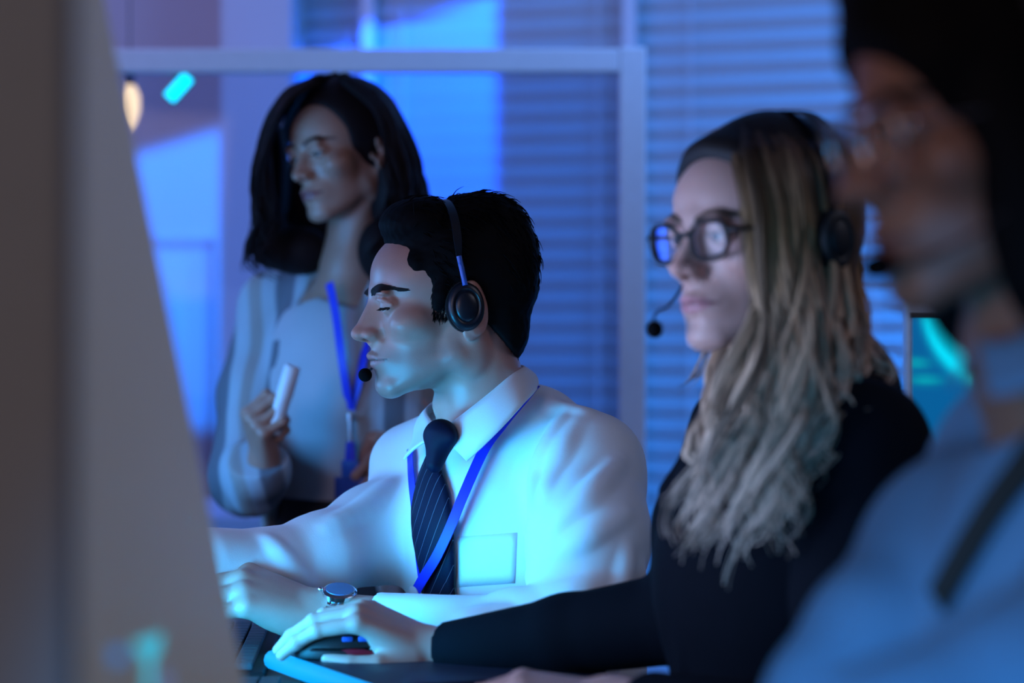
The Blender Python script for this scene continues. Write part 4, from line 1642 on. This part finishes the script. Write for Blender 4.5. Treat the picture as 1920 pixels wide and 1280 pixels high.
# ------------------------------------------------------------------ the blonde woman at the mouse
def glasses(fr, label, m_rim, w=25, h=19, x0=99, yc=33, zc=16, rim=2.6, square=2.6, bowx=-8, lens=None):
    o = empty('glasses', fr.w((x0, 0, zc)), label, 'glasses')
    for s in (1, -1):
        pts = []
        for i in range(40):
            a = 2 * math.pi * i / 40
            ca, sa = math.cos(a), math.sin(a)
            r = 1 / (abs(ca) ** square + abs(sa) ** square) ** (1 / square)
            y, z = ca * r * w, sa * r * h
            z += .1 * h * (1 if z > 0 else 0) * (y / w)
            pts.append(np.array([x0 - .0045 * (y + 12) ** 2 - .10 * z * -1 * .6, s * (yc + y), zc + z]))
        loop = pts + [pts[0]]
        mb = MB(); mb.tube(fr.w(loop), rim * fr.s, 8, caps=False); mb.build('lens_rim', m_rim, o)
        vs = [fr.w(p) for p in pts] + [fr.w((x0 + .8, s * yc, zc))]
        mesh_obj('lens', vs, [(i, (i + 1) % 40, 40) for i in range(40)], lens or M['lens'], o)
        mb = MB()
        mb.tube(fr.w(catmull([(x0 - 6, s * (yc + w + 1), zc + 8), (x0 - 14, s * (yc + w + 12), zc + 8), (40, s * 76, zc + 7), (5, s * 79, zc + 5), (bowx, s * 79, zc), (bowx - 22, s * 77, zc - 18)], 5)), rim * .9 * fr.s, 8)
        mb.build('temple', m_rim, o)
    mb = MB()
    mb.tube(fr.w(catmull([(x0, yc - w, zc + 5), (x0 + 3, 4, zc + 7), (x0 + 3, -4, zc + 7), (x0, -yc + w, zc + 5)], 5)), rim * fr.s, 8)
    mb.build('bridge', m_rim, o)
    return o


def build_blonde():
    fr = head_frame(P(1426, 476, 2.35), 37, 3, 2, .95)
    T = Frame((.285, 2.38, 1.02), axes((-.97, -.22, 0)))
    shR, elR, cuR, wrR = T.w((0, -.165, 0)), np.array([.19, 2.52, .835]), P(840, 1224, 2.69), P(812, 1216, 2.70)
    shL, elL, wrL = T.w((0, .165, 0)), np.array([.30, 2.10, .76]), P(1150, 1312, 2.30)
    neck = P(1500, 745, 2.38)
    F = Field()
    head(F, fr, fem=True, lid=.75, jaw=.88, nose=-.4, lips=1.12, neck_to=neck, neck_r=(47, 50), ear=.82)
    F.fr = T
    F.ell((0, 0, -.12), (.09, .13, .15), .03)
    F.ell((0, 0, -.30), (.09, .12, .16), .04)
    F.fr = WORLD
    F.cone(neck, T.w((0, 0, -.05)), .05, .07, .03)
    for s, e, w in ((shR, elR, wrR), (shL, elL, wrL)):
        F.cone(T.w((0, 0, -.03)), s, .045, .04, .03)
        F.cone(s, e, .04, .030, .02)
        F.cone(e, w, .024, .022, .015)
    hr = Frame(wrR, axes((-.90, -.06, .40), (.38, -.30, .88)), .00102)
    hand(F, hr, 1, [(34, 22, 10), (36, 24, 12), (36, 28, 14), (34, 30, 16)], [(18, 24, -12), (50, 42, -24), (78, 42, -36), (103, 36, -44)], fat=.95, wrist_w=25)
    hl = Frame(wrL, axes((-.97, -.05, .10), (.1, -.2, 1)), .00098)
    hand(F, hl, -1, [(25, 40, 20)] * 4, [(18, 24, -12), (48, 40, -24), (74, 40, -34), (98, 34, -38)], fat=.95)
    body = F.build('person', .0022, M['skin_fair'], None, head_tint(fr, (.60, .34, .28), (.50, .17, .19), fem=True))
    tag(body, 'blonde woman in a black blazer with her hand on a mouse', 'person', 'call centre staff')
    face_details(body, fr, M['brow_blonde'], M['eye'], gaze=(0, -6), brow=1, brow_w=5, lid=.75)

    # blazer
    B = Field(); B.fr = T
    B.ell((.02, 0, -.13), (.125, .16, .17))
    B.ell((.0, 0, -.36), (.125, .15, .22), .05)
    for s in (1, -1):
        B.cone((-.02, s * .05, .035), (.0, s * .155, .0), .055, .058, .03)
    B.cone((-.02, 0, .05), (0, 0, -.05), .075, .1, .04)
    B.fr = WORLD
    B.chain([shR, (shR + elR) / 2 + np.array([-.012, 0, 0]), elR], [.060, .056, .052], .025)
    B.chain([elR, (elR + cuR) / 2, cuR], [.050, .042, .034], .015)
    B.chain([shL, (shL + elL) / 2, elL, P(1230, 1330, 2.26)], [.062, .058, .052, .036], .025)
    B.fn('d', lambda p: .002 * wob(p, 21, 30))
    # lapel fold
    B.fr = T
    B.chain([(.045, .045, .07), (.115, .055, -.05), (.125, .02, -.22)], [.012, .016, .010], .008)
    B.chain([(.045, -.045, .07), (.115, -.045, -.05), (.125, .0, -.22)], [.012, .016, .010], .008)
    B.fr = WORLD
    d = cuR - elR; d /= np.linalg.norm(d)
    B.fn('s', lambda p: np.maximum(-((p - cuR) @ d), np.linalg.norm(p - cuR, axis=-1) - .06), cuR, .08)
    B.cone(neck + np.array([-.01, -.01, -.045]), neck + np.array([-.05, -.02, .10]), .050, .060, .006, 's')
    B.cut((0, 0, -1), -.50)
    B.build('blazer', .0035, M['blazer'], body, smooth_it=1)

    # hair: a cap over the scalp and long waved locks
    H = Field(); H.fr = fr
    H.ell((-20, 0, 60), (97, 83, 86))
    H.ell((-42, 0, 30), (76, 82, 78), 10)
    H.ell((-52, 0, -40), (46, 70, 60), 14)
    H.ell((44, 0, 66), (50, 66, 58), 10)
    H.fn('s', lambda p: 27 - (p @ np.array([.93, 0, -.36])), k=13)
    H.fn('d', lambda p: 1.5 * wob(p * np.array([.5, 1, .5]), 5, .25))

    def ctint(V):
        p = fr.loc(V)
        t = (np.clip((120 - p[:, 2]) / 90, 0, 1) * np.clip((45 - p[:, 0]) / 40, 0, 1))[:, None]
        return np.array([.014, .010, .010]) * (1 - t) + np.array([.16, .095, .055]) * t
    H.build('hair', .003, M['hair_blonde'], body, ctint)
    rnd = random.Random(11)
    tone = {}

    def ccol(x, i):
        if i not in tone:
            tone[i] = (rnd.random(), .7 + .6 * rnd.random())
        a, b = tone[i]
        stops = np.array([0, .14, .32, .55, 1.0])
        r = np.interp(x, stops, [.02, .13, .38, .58, .80])
        g = np.interp(x, stops, [.014, .066, .20, .37, .61])
        bb = np.interp(x, stops, [.012, .034, .085, .23, .48])
        c = np.array([r, g, bb]) * b
        if a < .22:
            c = c * .35
        return c
    G = [
        [(1392, 240, 2.34), (1388, 300, 2.285), (1408, 400, 2.265), (1424, 500, 2.26), (1428, 600, 2.245), (1400, 700, 2.21), (1352, 800, 2.18), (1316, 900, 2.17), (1300, 1000, 2.16)],
        [(1402, 232, 2.34), (1425, 300, 2.275), (1450, 400, 2.258), (1456, 500, 2.252), (1456, 600, 2.23), (1430, 720, 2.19), (1392, 840, 2.165), (1374, 950, 2.155), (1366, 1070, 2.15)],
        [(1428, 226, 2.35), (1470, 300, 2.275), (1490, 400, 2.262), (1490, 500, 2.26), (1490, 600, 2.225), (1480, 720, 2.185), (1450, 850, 2.16), (1436, 960, 2.15), (1418, 1085, 2.15)],
        [(1448, 226, 2.36), (1508, 300, 2.285), (1528, 400, 2.278), (1530, 500, 2.27), (1530, 600, 2.23), (1520, 720, 2.185), (1500, 830, 2.16), (1472, 930, 2.15), (1455, 1020, 2.15)],
        [(1466, 228, 2.39), (1536, 300, 2.315), (1556, 400, 2.305), (1562, 500, 2.30), (1566, 600, 2.28), (1562, 680, 2.23), (1552, 740, 2.20), (1540, 800, 2.18), (1530, 860, 2.17)],
        [(1476, 232, 2.42), (1552, 320, 2.38), (1586, 420, 2.37), (1598, 520, 2.36), (1618, 600, 2.34), (1640, 650, 2.30), (1655, 680, 2.28), (1668, 710, 2.26), (1676, 735, 2.25)]]
    G = [[P(*p) for p in g] for g in G]
    mb = MB()
    locks(mb, G, 560, rnd, r0=.0052, jit=.0075, wave=.020, wfreq=17, steps=54, col=ccol, curlgrow=2.0, taper=.25, clump=4)
    mb.build('hair_lock', M['hair_blonde'], body, tint=True)
    Fg = [
        [(1345, 600, 2.47), (1325, 660, 2.43), (1305, 730, 2.37), (1302, 800, 2.30), (1310, 860, 2.26), (1290, 940, 2.24), (1268, 1040, 2.23)],
        [(1400, 600, 2.44), (1370, 680, 2.38), (1340, 760, 2.31), (1330, 830, 2.26), (1336, 890, 2.23), (1320, 960, 2.21), (1300, 1030, 2.20)],
        [(1440, 600, 2.38), (1410, 690, 2.32), (1380, 770, 2.26), (1360, 850, 2.22), (1356, 920, 2.20), (1350, 990, 2.19), (1340, 1050, 2.18)]]
    Fg = [[P(*p) for p in g] for g in Fg]
    mb = MB()
    locks(mb, Fg, 98, rnd, r0=.0042, jit=.006, wave=.018, wfreq=14, clump=7, steps=36, col=lambda x, i: ccol(.45 + .5 * x, i + 1000), curlgrow=1.2, taper=.25)
    mb.build('hair_lock', M['hair_blonde'], body, tint=True)
    mb = MB()
    Sw = [[(1400, 230, 2.335), (1352, 250, 2.35), (1310, 282, 2.385), (1286, 318, 2.43), (1288, 362, 2.48)],
          [(1425, 226, 2.36), (1375, 238, 2.39), (1325, 262, 2.44), (1294, 304, 2.49), (1294, 350, 2.53)],
          [(1400, 232, 2.325), (1360, 262, 2.335), (1322, 292, 2.375), (1296, 326, 2.425), (1296, 366, 2.48)]]
    locks(mb, [[P(*p) for p in g] for g in Sw], 70, rnd, r0=.0042, jit=.0035, wave=.002, wfreq=5, steps=16, col=lambda x, i: ccol(.02 + .10 * x, i + 5000), taper=.4, clump=3)
    mb.build('hair_lock', M['hair_blonde'], body, tint=True)
    mb = MB()
    fly = [[P(*p) for p in g] for g in ([(1330, 620, 2.45), (1310, 680, 2.44), (1290, 710, 2.43), (1262, 722, 2.42)], [(1330, 640, 2.45), (1315, 690, 2.44), (1285, 725, 2.43), (1250, 735, 2.42)])]
    locks(mb, fly, 7, rnd, r0=.0022, jit=.002, wave=.004, wfreq=8, steps=20, col=lambda x, i: ccol(.6 + .3 * x, i + 3000))
    mb.build('hair_lock', M['hair_blonde'], body, tint=True)

    glasses(fr, 'black thick-rimmed glasses on the blonde woman', M['black_plastic'], w=24, h=19, rim=2.7, x0=101, zc=15)
    headset(fr, 'black headset worn by the blonde woman with microphone before her lips', (M['black_plastic'], M['black_plastic'], M['black_plastic']),
            (-4, 107, 8), (23, 31), 9,
            band_pts=[(-6, 104, 40), (-12, 103, 75), (-22, 88, 110), (-30, 50, 136), (-32, 0, 143), (-30, -50, 136), (-22, -88, 110), (-12, -103, 75), (-6, -104, 40)],
            boom=[(12, -94, -10), (50, -86, -44), (92, -60, -52), (116, -38, -60), (122, -30, -64)], mic=(126, -26, -70), mic_r=(10, 8.5))
    return body, hr


blonde, blonde_hand = build_blonde()


# ------------------------------------------------------------------ the standing woman with the lanyard
def build_standing():
    D0 = 3.95
    fr = head_frame(P(650, 303, D0), 43, 9, 7, .95)
    T = Frame(P(652, 572, 4.0), axes((-.60, -.80, 0)))
    shR, elR, wrR = T.w((0, -.165, 0)), P(466, 915, 3.92), P(494, 868, 3.76)
    shL, elL, wrL = T.w((0, .165, 0)), P(812, 800, 4.02), P(764, 800, 3.88)
    neck = P(662, 512, 3.99)
    F = Field()
    head(F, fr, fem=True, lid=.5, jaw=.9, nose=-.2, lips=1.2, neck_to=neck, neck_r=(46, 50), ear=.72)
    F.fr = T
    F.ell((.005, 0, -.12), (.095, .135, .16), .03)
    F.ell((0, 0, -.33), (.08, .11, .18), .04)
    F.ell((0, 0, -.52), (.11, .15, .18), .05)
    for q in (1, -1):
        F.cone((0, q * .08, -.6), (0, q * .07, -1.08), .075, .038, .03)
        F.cone((0, q * .07, -1.10), (.13, q * .075, -1.135), .035, .026, .02)
    F.fr = WORLD
    F.cone(neck, T.w((0, 0, -.05)), .05, .075, .03)
    for s, e, w in ((shR, elR, wrR), (shL, elL, wrL)):
        F.cone(T.w((0, 0, -.03)), s, .05, .042, .03)
        F.cone(s, e, .04, .032, .02)
        F.cone(e, w, .032, .024, .015)
    hr = Frame(wrR, axes((-.10, -.55, .80), (-.88, -.40, -.25)), .00094)
    hand(F, hr, 1, [(62, 92, 55), (66, 95, 55), (68, 95, 55), (72, 95, 55)], [(16, 26, -14), (40, 46, -34), (62, 44, -54), (80, 30, -62)], fat=1.0)
    hl = Frame(wrL, axes((-.45, -.50, -.75), (.35, -.9, .3)), .00092)
    hand(F, hl, -1, [(45, 60, 30)] * 4, [(18, 24, -12), (46, 40, -24), (70, 36, -36), (90, 28, -42)])
    body = F.build('person', .0024, M['skin_brown'], None, head_tint(fr, (.40, .21, .15), (.26, .07, .08), fem=True, flush=.1))
    tag(body, 'woman with dark wavy hair standing behind the man and holding a white marker', 'person', 'call centre staff')
    face_details(body, fr, M['brow_dark'], M['eye'], gaze=(6, -14), brow=1.1, brow_w=5.5, lid=.5, lash=1.6, arch=8)
    # clothes
    S = Field(); S.fr = T
    S.ell((.012, 0, -.12), (.108, .145, .165))
    S.ell((.05, .055, -.15), (.065, .06, .07), .03)
    S.ell((.05, -.055, -.15), (.065, .06, .07), .03)
    S.ell((.0, 0, -.31), (.098, .128, .17), .04)
    S.fn('d', lambda p: .002 * wob(p, 31, 30))
    S.fn('s', lambda p: .012 - p[..., 2] - .25 * np.abs(p[..., 1]))
    S.cut((0, 0, -1), .345)
    S.build('top', .004, M['top_grey'], body, smooth_it=1)
    K = Field(); K.fr = T
    K.ell((0, 0, -.36), (.102, .132, .16)); K.ell((0, 0, -.56), (.125, .165, .22), .05)
    K.cone((0, 0, -.6), (0, 0, -.95), .15, .17, .05)
    K.fn('s', lambda p: -(p[..., 2] + .236))
    K.cut((0, 0, -1), .95)
    K.build('skirt', .006, M['skirt'], body, smooth_it=1)
    C = Field(); C.fr = T
    C.ell((-.005, 0, -.13), (.128, .168, .18))
    C.ell((-.005, 0, -.38), (.128, .165, .26), .05)
    for s in (1, -1):
        C.cone((-.02, s * .05, .02), (0, s * .16, -.005), .052, .055, .03)
    C.fr = WORLD
    C.chain([shR, (shR + elR) / 2 + np.array([-.012, 0, 0]), elR + np.array([-.004, 0, .02])], [.058, .058, .060], .025)
    C.cone(elR + np.array([0, 0, .015]), wrR + np.array([-.004, .004, -.012]), .060, .050, .015)
    C.ell(P(480, 906, 3.80), (.046, .05, .056), .02)
    C.chain([shL, (shL + elL) / 2, elL, wrL], [.058, .055, .052, .042], .025)
    C.fn('d', lambda p: .004 * wob(p * np.array([1, 1, .35]), 33, 42) + .003 * wob(p * np.array([1, 1, .6]), 34, 75))
    # open front
    C.fr = T
    C.fn('s', lambda p: np.maximum(np.maximum(np.abs(p[..., 1] - .01) - (.062 + .05 * np.clip((-.1 - p[..., 2]) / .3, 0, 1)), .02 - p[..., 0]), p[..., 0] - .16), k=.006)
    C.fr = WORLD
    d = wrR - elR; d /= np.linalg.norm(d)
    C.fn('s', lambda p: np.maximum(-((p - wrR) @ np.array([-.1, -.5, .86])) + .008, np.linalg.norm(p - wrR, axis=-1) - .09), wrR, .1)
    C.cone(neck + np.array([0, 0, -.09]), neck + np.array([0, 0, .12]), .060, .060, .006, 's')
    C.fr = T; C.cut((0, 0, -1), .56); C.fr = WORLD
    cd = C.build('cardigan', .004, M['cardigan'], body, smooth_it=1)

    # dark wavy hair
    H = Field(); H.fr = fr
    H.ell((-18, 0, 60), (97, 86, 86))
    H.ell((-42, 0, 30), (80, 88, 82), 10)
    H.ell((-50, 0, -50), (52, 86, 74), 20)
    H.fn('s', lambda p: 24 - (p @ np.array([.95, 0, -.31])), k=6)
    H.fn('d', lambda p: 2.0 * wob(p * np.array([.5, 1, .5]), 5, .2))
    H.ell((-10, 92, 2), (13, 24, 22), 6, 's')
    H.fr = WORLD
    for (u, v, D, ru, rv, rd) in ((512, 340, 4.0, 30, 120, .05), (505, 455, 3.98, 36, 48, .05), (560, 470, 4.0, 60, 46, .04), (548, 385, 4.05, 48, 85, .03), (585, 440, 4.07, 52, 55, .03),
                                  (742, 380, 3.95, 42, 120, .05), (715, 470, 3.90, 45, 60, .045), (770, 450, 3.94, 34, 80, .05)):
        H.ell(P(u, v, D), (ru * D / FPX, rd, rv * D / FPX), .02)
    H.build('hair', .004, M['hair_dark'], body)
    rnd = random.Random(23)
    R = [
        [(575, 160, 3.86), (530, 200, 3.84), (508, 260, 3.86), (500, 330, 3.87), (500, 400, 3.87), (495, 460, 3.86), (520, 510, 3.86)],
        [(600, 146, 3.92), (530, 180, 3.90), (494, 250, 3.92), (484, 330, 3.93), (484, 400, 3.93), (472, 460, 3.92), (500, 505, 3.91)],
        [(620, 142, 3.98), (540, 170, 3.99), (500, 240, 4.0), (486, 330, 4.0), (490, 410, 3.99), (480, 480, 3.97), (520, 520, 3.94)],
        [(630, 142, 4.02), (580, 180, 4.04), (545, 260, 4.05), (530, 350, 4.04), (535, 430, 4.02), (540, 490, 3.98), (570, 525, 3.93)]]
    Ln = [
        [(640, 150, 3.86), (690, 200, 3.85), (716, 250, 3.85), (728, 330, 3.86), (720, 400, 3.86), (705, 460, 3.84), (690, 510, 3.83)],
        [(640, 146, 3.92), (710, 190, 3.88), (742, 260, 3.88), (756, 340, 3.88), (752, 420, 3.87), (740, 480, 3.85), (725, 540, 3.83)],
        [(645, 144, 3.98), (722, 190, 3.96), (764, 270, 3.95), (784, 340, 3.95), (792, 420, 3.93), (780, 490, 3.9), (760, 560, 3.87)],
        [(645, 144, 4.02), (720, 200, 4.04), (770, 290, 4.03), (790, 360, 4.02), (800, 440, 4.0), (790, 500, 3.97), (780, 560, 3.93)]]
    mb = MB()
    for g, c in ((R, 130), (Ln, 170)):
        locks(mb, [[P(*p) for p in q] for q in g], c, rnd, r0=.0060, jit=.0065, wave=.022, wfreq=10, steps=30, curlgrow=1.6, taper=.35, clump=5)
    mb.build('hair_lock', M['hair_dark'], body)

    # lanyard, reel and badge
    st = [o for o in bpy.data.objects if o.name.startswith('top') and o.parent == body][0]
    bv = bvh_of(st)
    ly = None
    L1 = [(618, 530, 3.895), (630, 590, 3.875), (642, 680, 3.85), (656, 768, 3.86)]
    L2 = [(700, 560, 3.90), (690, 620, 3.88), (676, 700, 3.855), (658, 768, 3.86)]
    end = P(657, 775, 3.855)
    ly = empty('lanyard', end, 'blue lanyard hanging down the front of the standing woman', 'lanyard')
    for l in (L1, L2):
        q = catmull([P(*p) for p in l], 6)
        mb = MB(); ribbon(mb, q, np.tile(np.array([-.5, -.86, .05]), (len(q), 1)), .015); mb.build('strap', M['lanyard_blue'], ly)
    mb = MB()
    mb.tube([end, end + np.array([0, 0, -.012])], .006, 12)
    mb.tube([end + np.array([0, 0, -.012]), end + np.array([0, 0, -.045])], .0035, 10); mb.build('swivel_hook', M['steel'], ly)
    mb = MB(); mb.tube([end + np.array([0, 0, -.045]), end + np.array([0, 0, -.075])], [.008, .011], 12, flat=.4, up=(.5, .86, 0)); mb.build('short_strap', M['lanyard_blue'], ly)
    A = axes((-.5, -.86, .0))
    mb = MB(); mb.box(end + np.array([0, 0, -.088]), (.003, .016, .014), A, .002); mb.build('badge_clip', M['blue_plastic'], ly)
    mb = MB(); mb.box(end + np.array([0, 0, -.145]), (.0022, .030, .044), A, .002); mb.build('badge_card', M['badge_card'], ly)
    # white marker in the fist
    q = P(540, 722, 3.70)
    b0, b1 = P(512, 812, 3.712), P(549, 686, 3.70)
    mo = empty('marker', b0, 'white board marker held upright in the fist of the standing woman', 'marker')
    ax = (b1 - b0) / np.linalg.norm(b1 - b0); Ln_ = np.linalg.norm(b1 - b0)
    mb = MB(); mb.lathe([(.011, 0), (.012, .004), (.012, Ln_ * .55)], b0, ax, 20); mb.build('barrel', M['marker_white'], mo)
    mb = MB(); mb.lathe([(.013, Ln_ * .55), (.013, Ln_ * .97), (.011, Ln_)], b0, ax, 20); mb.build('cap', M['marker_white'], mo)
    # dark watch band
    wd = (wrL - elL) / np.linalg.norm(wrL - elL)
    mb = MB()
    c = wrL - wd * .006
    mb.lathe([(.030, -.012), (.032, -.010), (.032, .010), (.030, .012)], c, wd, 28)
    wb = mb.build('wristband', M['black_plastic']); tag(wb, 'black wristband on the left wrist of the standing woman', 'wristband')
    return body


standing = build_standing()
# ------------------------------------------------------------------ the dark-haired person in front
def build_front():
    fr = head_frame(P(1893, 266, 1.55), 14, 11, 0, 1.0)
    T = Frame((.40, 1.575, 1.035), axes((-.985, -.17, 0)))
    shR, elR, wrR = T.w((0, -.17, -.01)), P(1645, 1195, 1.58), P(1440, 1470, 1.55)
    shL, elL, wrL = T.w((0, .17, -.01)), P(1960, 1330, 1.30), P(1600, 1420, 1.25)
    neck = P(1985, 640, 1.575)
    F = Field()
    head(F, fr, lid=.7, jaw=.97, neck_to=neck, neck_r=(52, 55))
    F.fr = T
    F.ell((0, 0, -.12), (.09, .14, .16), .03)
    F.ell((0, 0, -.32), (.09, .13, .17), .04)
    F.fr = WORLD
    F.cone(neck, T.w((0, 0, -.05)), .055, .08, .03)
    for s, e, w in ((shR, elR, wrR), (shL, elL, wrL)):
        F.cone(T.w((0, 0, -.03)), s, .05, .045, .03)
        F.cone(s, e, .044, .036, .02)
        F.cone(e, w, .036, .026, .015)
    h = Frame(wrR, axes((-.80, -.35, .25), (.1, -.3, .95)), .00100)
    hand(F, h, 1, [(55, 60, 30)] * 4, [(18, 24, -12), (48, 42, -24), (74, 40, -36), (96, 32, -42)])
    body = F.build('person', .003, M['skin_tan'], None, head_tint(fr, (.27, .12, .075), (.20, .07, .06), flush=.1))
    tag(body, 'person with black hair in a light blue shirt nearest the camera, seen from the side', 'person', 'call centre staff')
    face_details(body, fr, M['brow_dark'], M['eye'], gaze=(0, -10), brow=1.2, brow_w=8, lid=.7)
    H = Field(); H.fr = fr
    H.ell((-16, 0, 64), (104, 90, 92))
    H.ell((-44, 0, 30), (80, 88, 82), 10)
    H.ell((-46, 0, -50), (50, 78, 66), 20)
    H.ell((50, 0, 112), (44, 60, 34), 14)
    H.ell((48, 0, 58), (56, 70, 66), 10)
    for q in (1, -1):
        H.ell((24, q * 64, 12), (32, 21, 56), 8)
    H.fn('s', lambda p: 44 - (p @ np.array([.88, 0, -.475])), k=5)
    for q in (1, -1):
        H.ell((10, q * 66, -48), (46, 30, 92), 14)
    H.fn('d', lambda p: 2.0 * wob(p * np.array([.5, 1, .5]), 5, .2))
    H.build('hair', .004, M['hair_black'], body)
    S = Field(); S.fr = T
    S.ell((.015, 0, -.13), (.13, .165, .18))
    S.ell((.02, 0, -.38), (.135, .16, .24), .05)
    for s in (1, -1):
        S.cone((-.03, s * .05, .04), (0, s * .16, 0), .06, .062, .03)
    S.cone((-.01, 0, .06), (0, 0, -.05), .075, .1, .04)
    S.fr = WORLD
    S.chain([shR, (shR + elR) / 2, elR], [.064, .058, .046], .03)
    S.chain([elR, P(1560, 1310, 1.565), P(1500, 1390, 1.555)], [.046, .042, .036], .015)
    S.chain([shL, (shL + elL) / 2, elL, wrL], [.066, .062, .058, .045], .03)
    S.fn('d', lambda p: .004 * wob(p, 41, 26) + .002 * wob(p, 42, 55))
    cu = P(1500, 1390, 1.555); d = cu - elR; d /= np.linalg.norm(d)
    S.fn('s', lambda p: np.maximum(-((p - cu) @ d), np.linalg.norm(p - cu, axis=-1) - .06), cu, .08)
    S.cone(neck + np.array([-.01, 0, -.03]), neck + np.array([-.02, 0, .12]), .056, .064, .006, 's')
    S.cut((0, 0, -1), -.55)
    so = S.build('shirt', .004, M['shirt_blue'], body, smooth_it=1)
    bv = bvh_of(so)
    # dark band standing in for the shadow gap between arm and torso
    q, n = drape(bv, [(1985, 800), (1930, 880), (1870, 960), (1815, 1050), (1770, 1130)], .004)
    if len(q) > 3:
        mb = MB(); ribbon(mb, q, n, .026, .003); mb.build('arm_shade_band', M['arm_shade'], body)
    # collar
    top = [P(*p) for p in ((1838, 636, 1.52), (1880, 640, 1.49), (1960, 610, 1.48), (2060, 580, 1.53), (2040, 570, 1.63), (1940, 590, 1.67), (1860, 620, 1.62), (1832, 640, 1.56))]
    bot = [P(*p) for p in ((1858, 745, 1.47), (1915, 735, 1.45), (1990, 690, 1.44), (2100, 640, 1.52), (2080, 620, 1.65), (1960, 640, 1.70), (1830, 690, 1.65), (1790, 730, 1.56))]
    top, bot = catmull(top, 6), catmull(bot, 6)
    n_ = len(top); vs, fs = [], []
    for j in range(5):
        for i in range(n_):
            vs.append(top[i] * (1 - j / 4) + bot[i] * (j / 4))
    for j in range(4):
        for i in range(n_ - 1):
            fs.append((j * n_ + i, j * n_ + i + 1, (j + 1) * n_ + i + 1, (j + 1) * n_ + i))
    co = mesh_obj('collar', vs, fs, M['shirt_blue'], body)
    md = co.modifiers.new('thick', 'SOLIDIFY'); md.thickness = .003
    headset(fr, 'dark headset of the black-haired person nearest the camera', (M['black_plastic'], M['dark_grey'], M['black_plastic']),
            (-4, 98, 4), (24, 31), 7,
            band_pts=[(8, 97, 40), (14, 100, 76), (22, 90, 112), (28, 52, 158), (30, 0, 170), (28, -52, 158), (22, -90, 112), (14, -100, 76), (8, -97, 40)],
            boom=[(10, 96, -10), (50, 78, -42), (84, 52, -58), (100, 30, -62), (106, 22, -62)], mic=(112, 18, -61), mic_r=(12, 9.5))
    glasses(fr, 'thin metal glasses on the person nearest the camera', M['gold_metal'], w=25, h=20, rim=1.3, x0=104, zc=14, lens=M['lens_plain'])
    return body


front = build_front()
# ------------------------------------------------------------------ trousers, shoes and chairs below the desk
M['shoe'] = mat('shoe_black', (.01, .01, .011), .35)


def legs(body, hip, fwd, seat_z, m, name='trousers', reach=.40):
    A = Frame(hip, axes(fwd))
    T = Field(); T.fr = A
    T.ell((-.01, 0, .0), (.13, .165, .11))
    shoes = []
    for s in (1, -1):
        k = np.array([reach, s * .11, -.02]); an = np.array([reach - .04, s * .11, .09 - hip[2]])
        T.cone((0, s * .085, -.01), k, .085, .066, .03)
        T.cone(k, an, .064, .050, .02)
        shoes.append(an)
    T.build(name, .008, m, body, smooth_it=1)
    for an in shoes:
        S = Field(); S.fr = A
        S.cone(an + np.array([-.02, 0, -.045]), an + np.array([.15, 0, -.055]), .040, .034, .02)
        S.cone(an, an + np.array([0, 0, -.04]), .045, .042, .02)
        S.cut((0, 0, -1), hip[2] - .002)
        S.build('shoe', .006, M['shoe'], body)


def office_chair(loc, yaw, label):
    o = empty('office_chair', loc, label, 'chair', 'office chairs along the desk')
    A = np.array(Matrix.Rotation(yaw, 3, 'Z')); L = np.array(loc, float)
    z = loc[2]
    mb = MB(); mb.box(L + np.array([0, 0, .385]), (.23, .23, .032), A, .03); mb.build('seat', RM['chair_black'], o)
    mb = MB(); mb.tube([L + np.array([0, 0, .08]), L + np.array([0, 0, .36])], .026, 16); mb.build('column', M['dark_grey'], o)
    for i in range(5):
        a = 2 * math.pi * i / 5
        d = np.array([math.cos(a), math.sin(a), 0])
        mb = MB(); mb.tube([L + np.array([0, 0, .095]), L + d * .27 + np.array([0, 0, .075])], [.024, .016], 8); lg = mb.build('leg', M['dark_grey'], o)
        mb = MB(); mb.tube([L + d * .27 + np.array([-d[1], d[0], 0]) * -.018 + np.array([0, 0, .029]), L + d * .27 + np.array([-d[1], d[0], 0]) * .018 + np.array([0, 0, .029])], .028, 14); mb.build('caster', M['black_plastic'], lg)
    return o


legs(man, (.02, 3.06, .525), (-.93, -.36, 0), .45, M['trousers'])
legs(blonde, (.29, 2.38, .53), (-.97, -.22, 0), .45, M['trousers'])
legs(front, (.375, 1.57, .53), (-.985, -.17, 0), .45, M['trousers'])
office_chair((.05, 3.08, 0), .3, 'black office chair under the man in the white shirt')
office_chair((.31, 2.385, 0), .1, 'black office chair under the blonde woman')
office_chair((.395, 1.575, 0), .1, 'black office chair under the person nearest the camera')
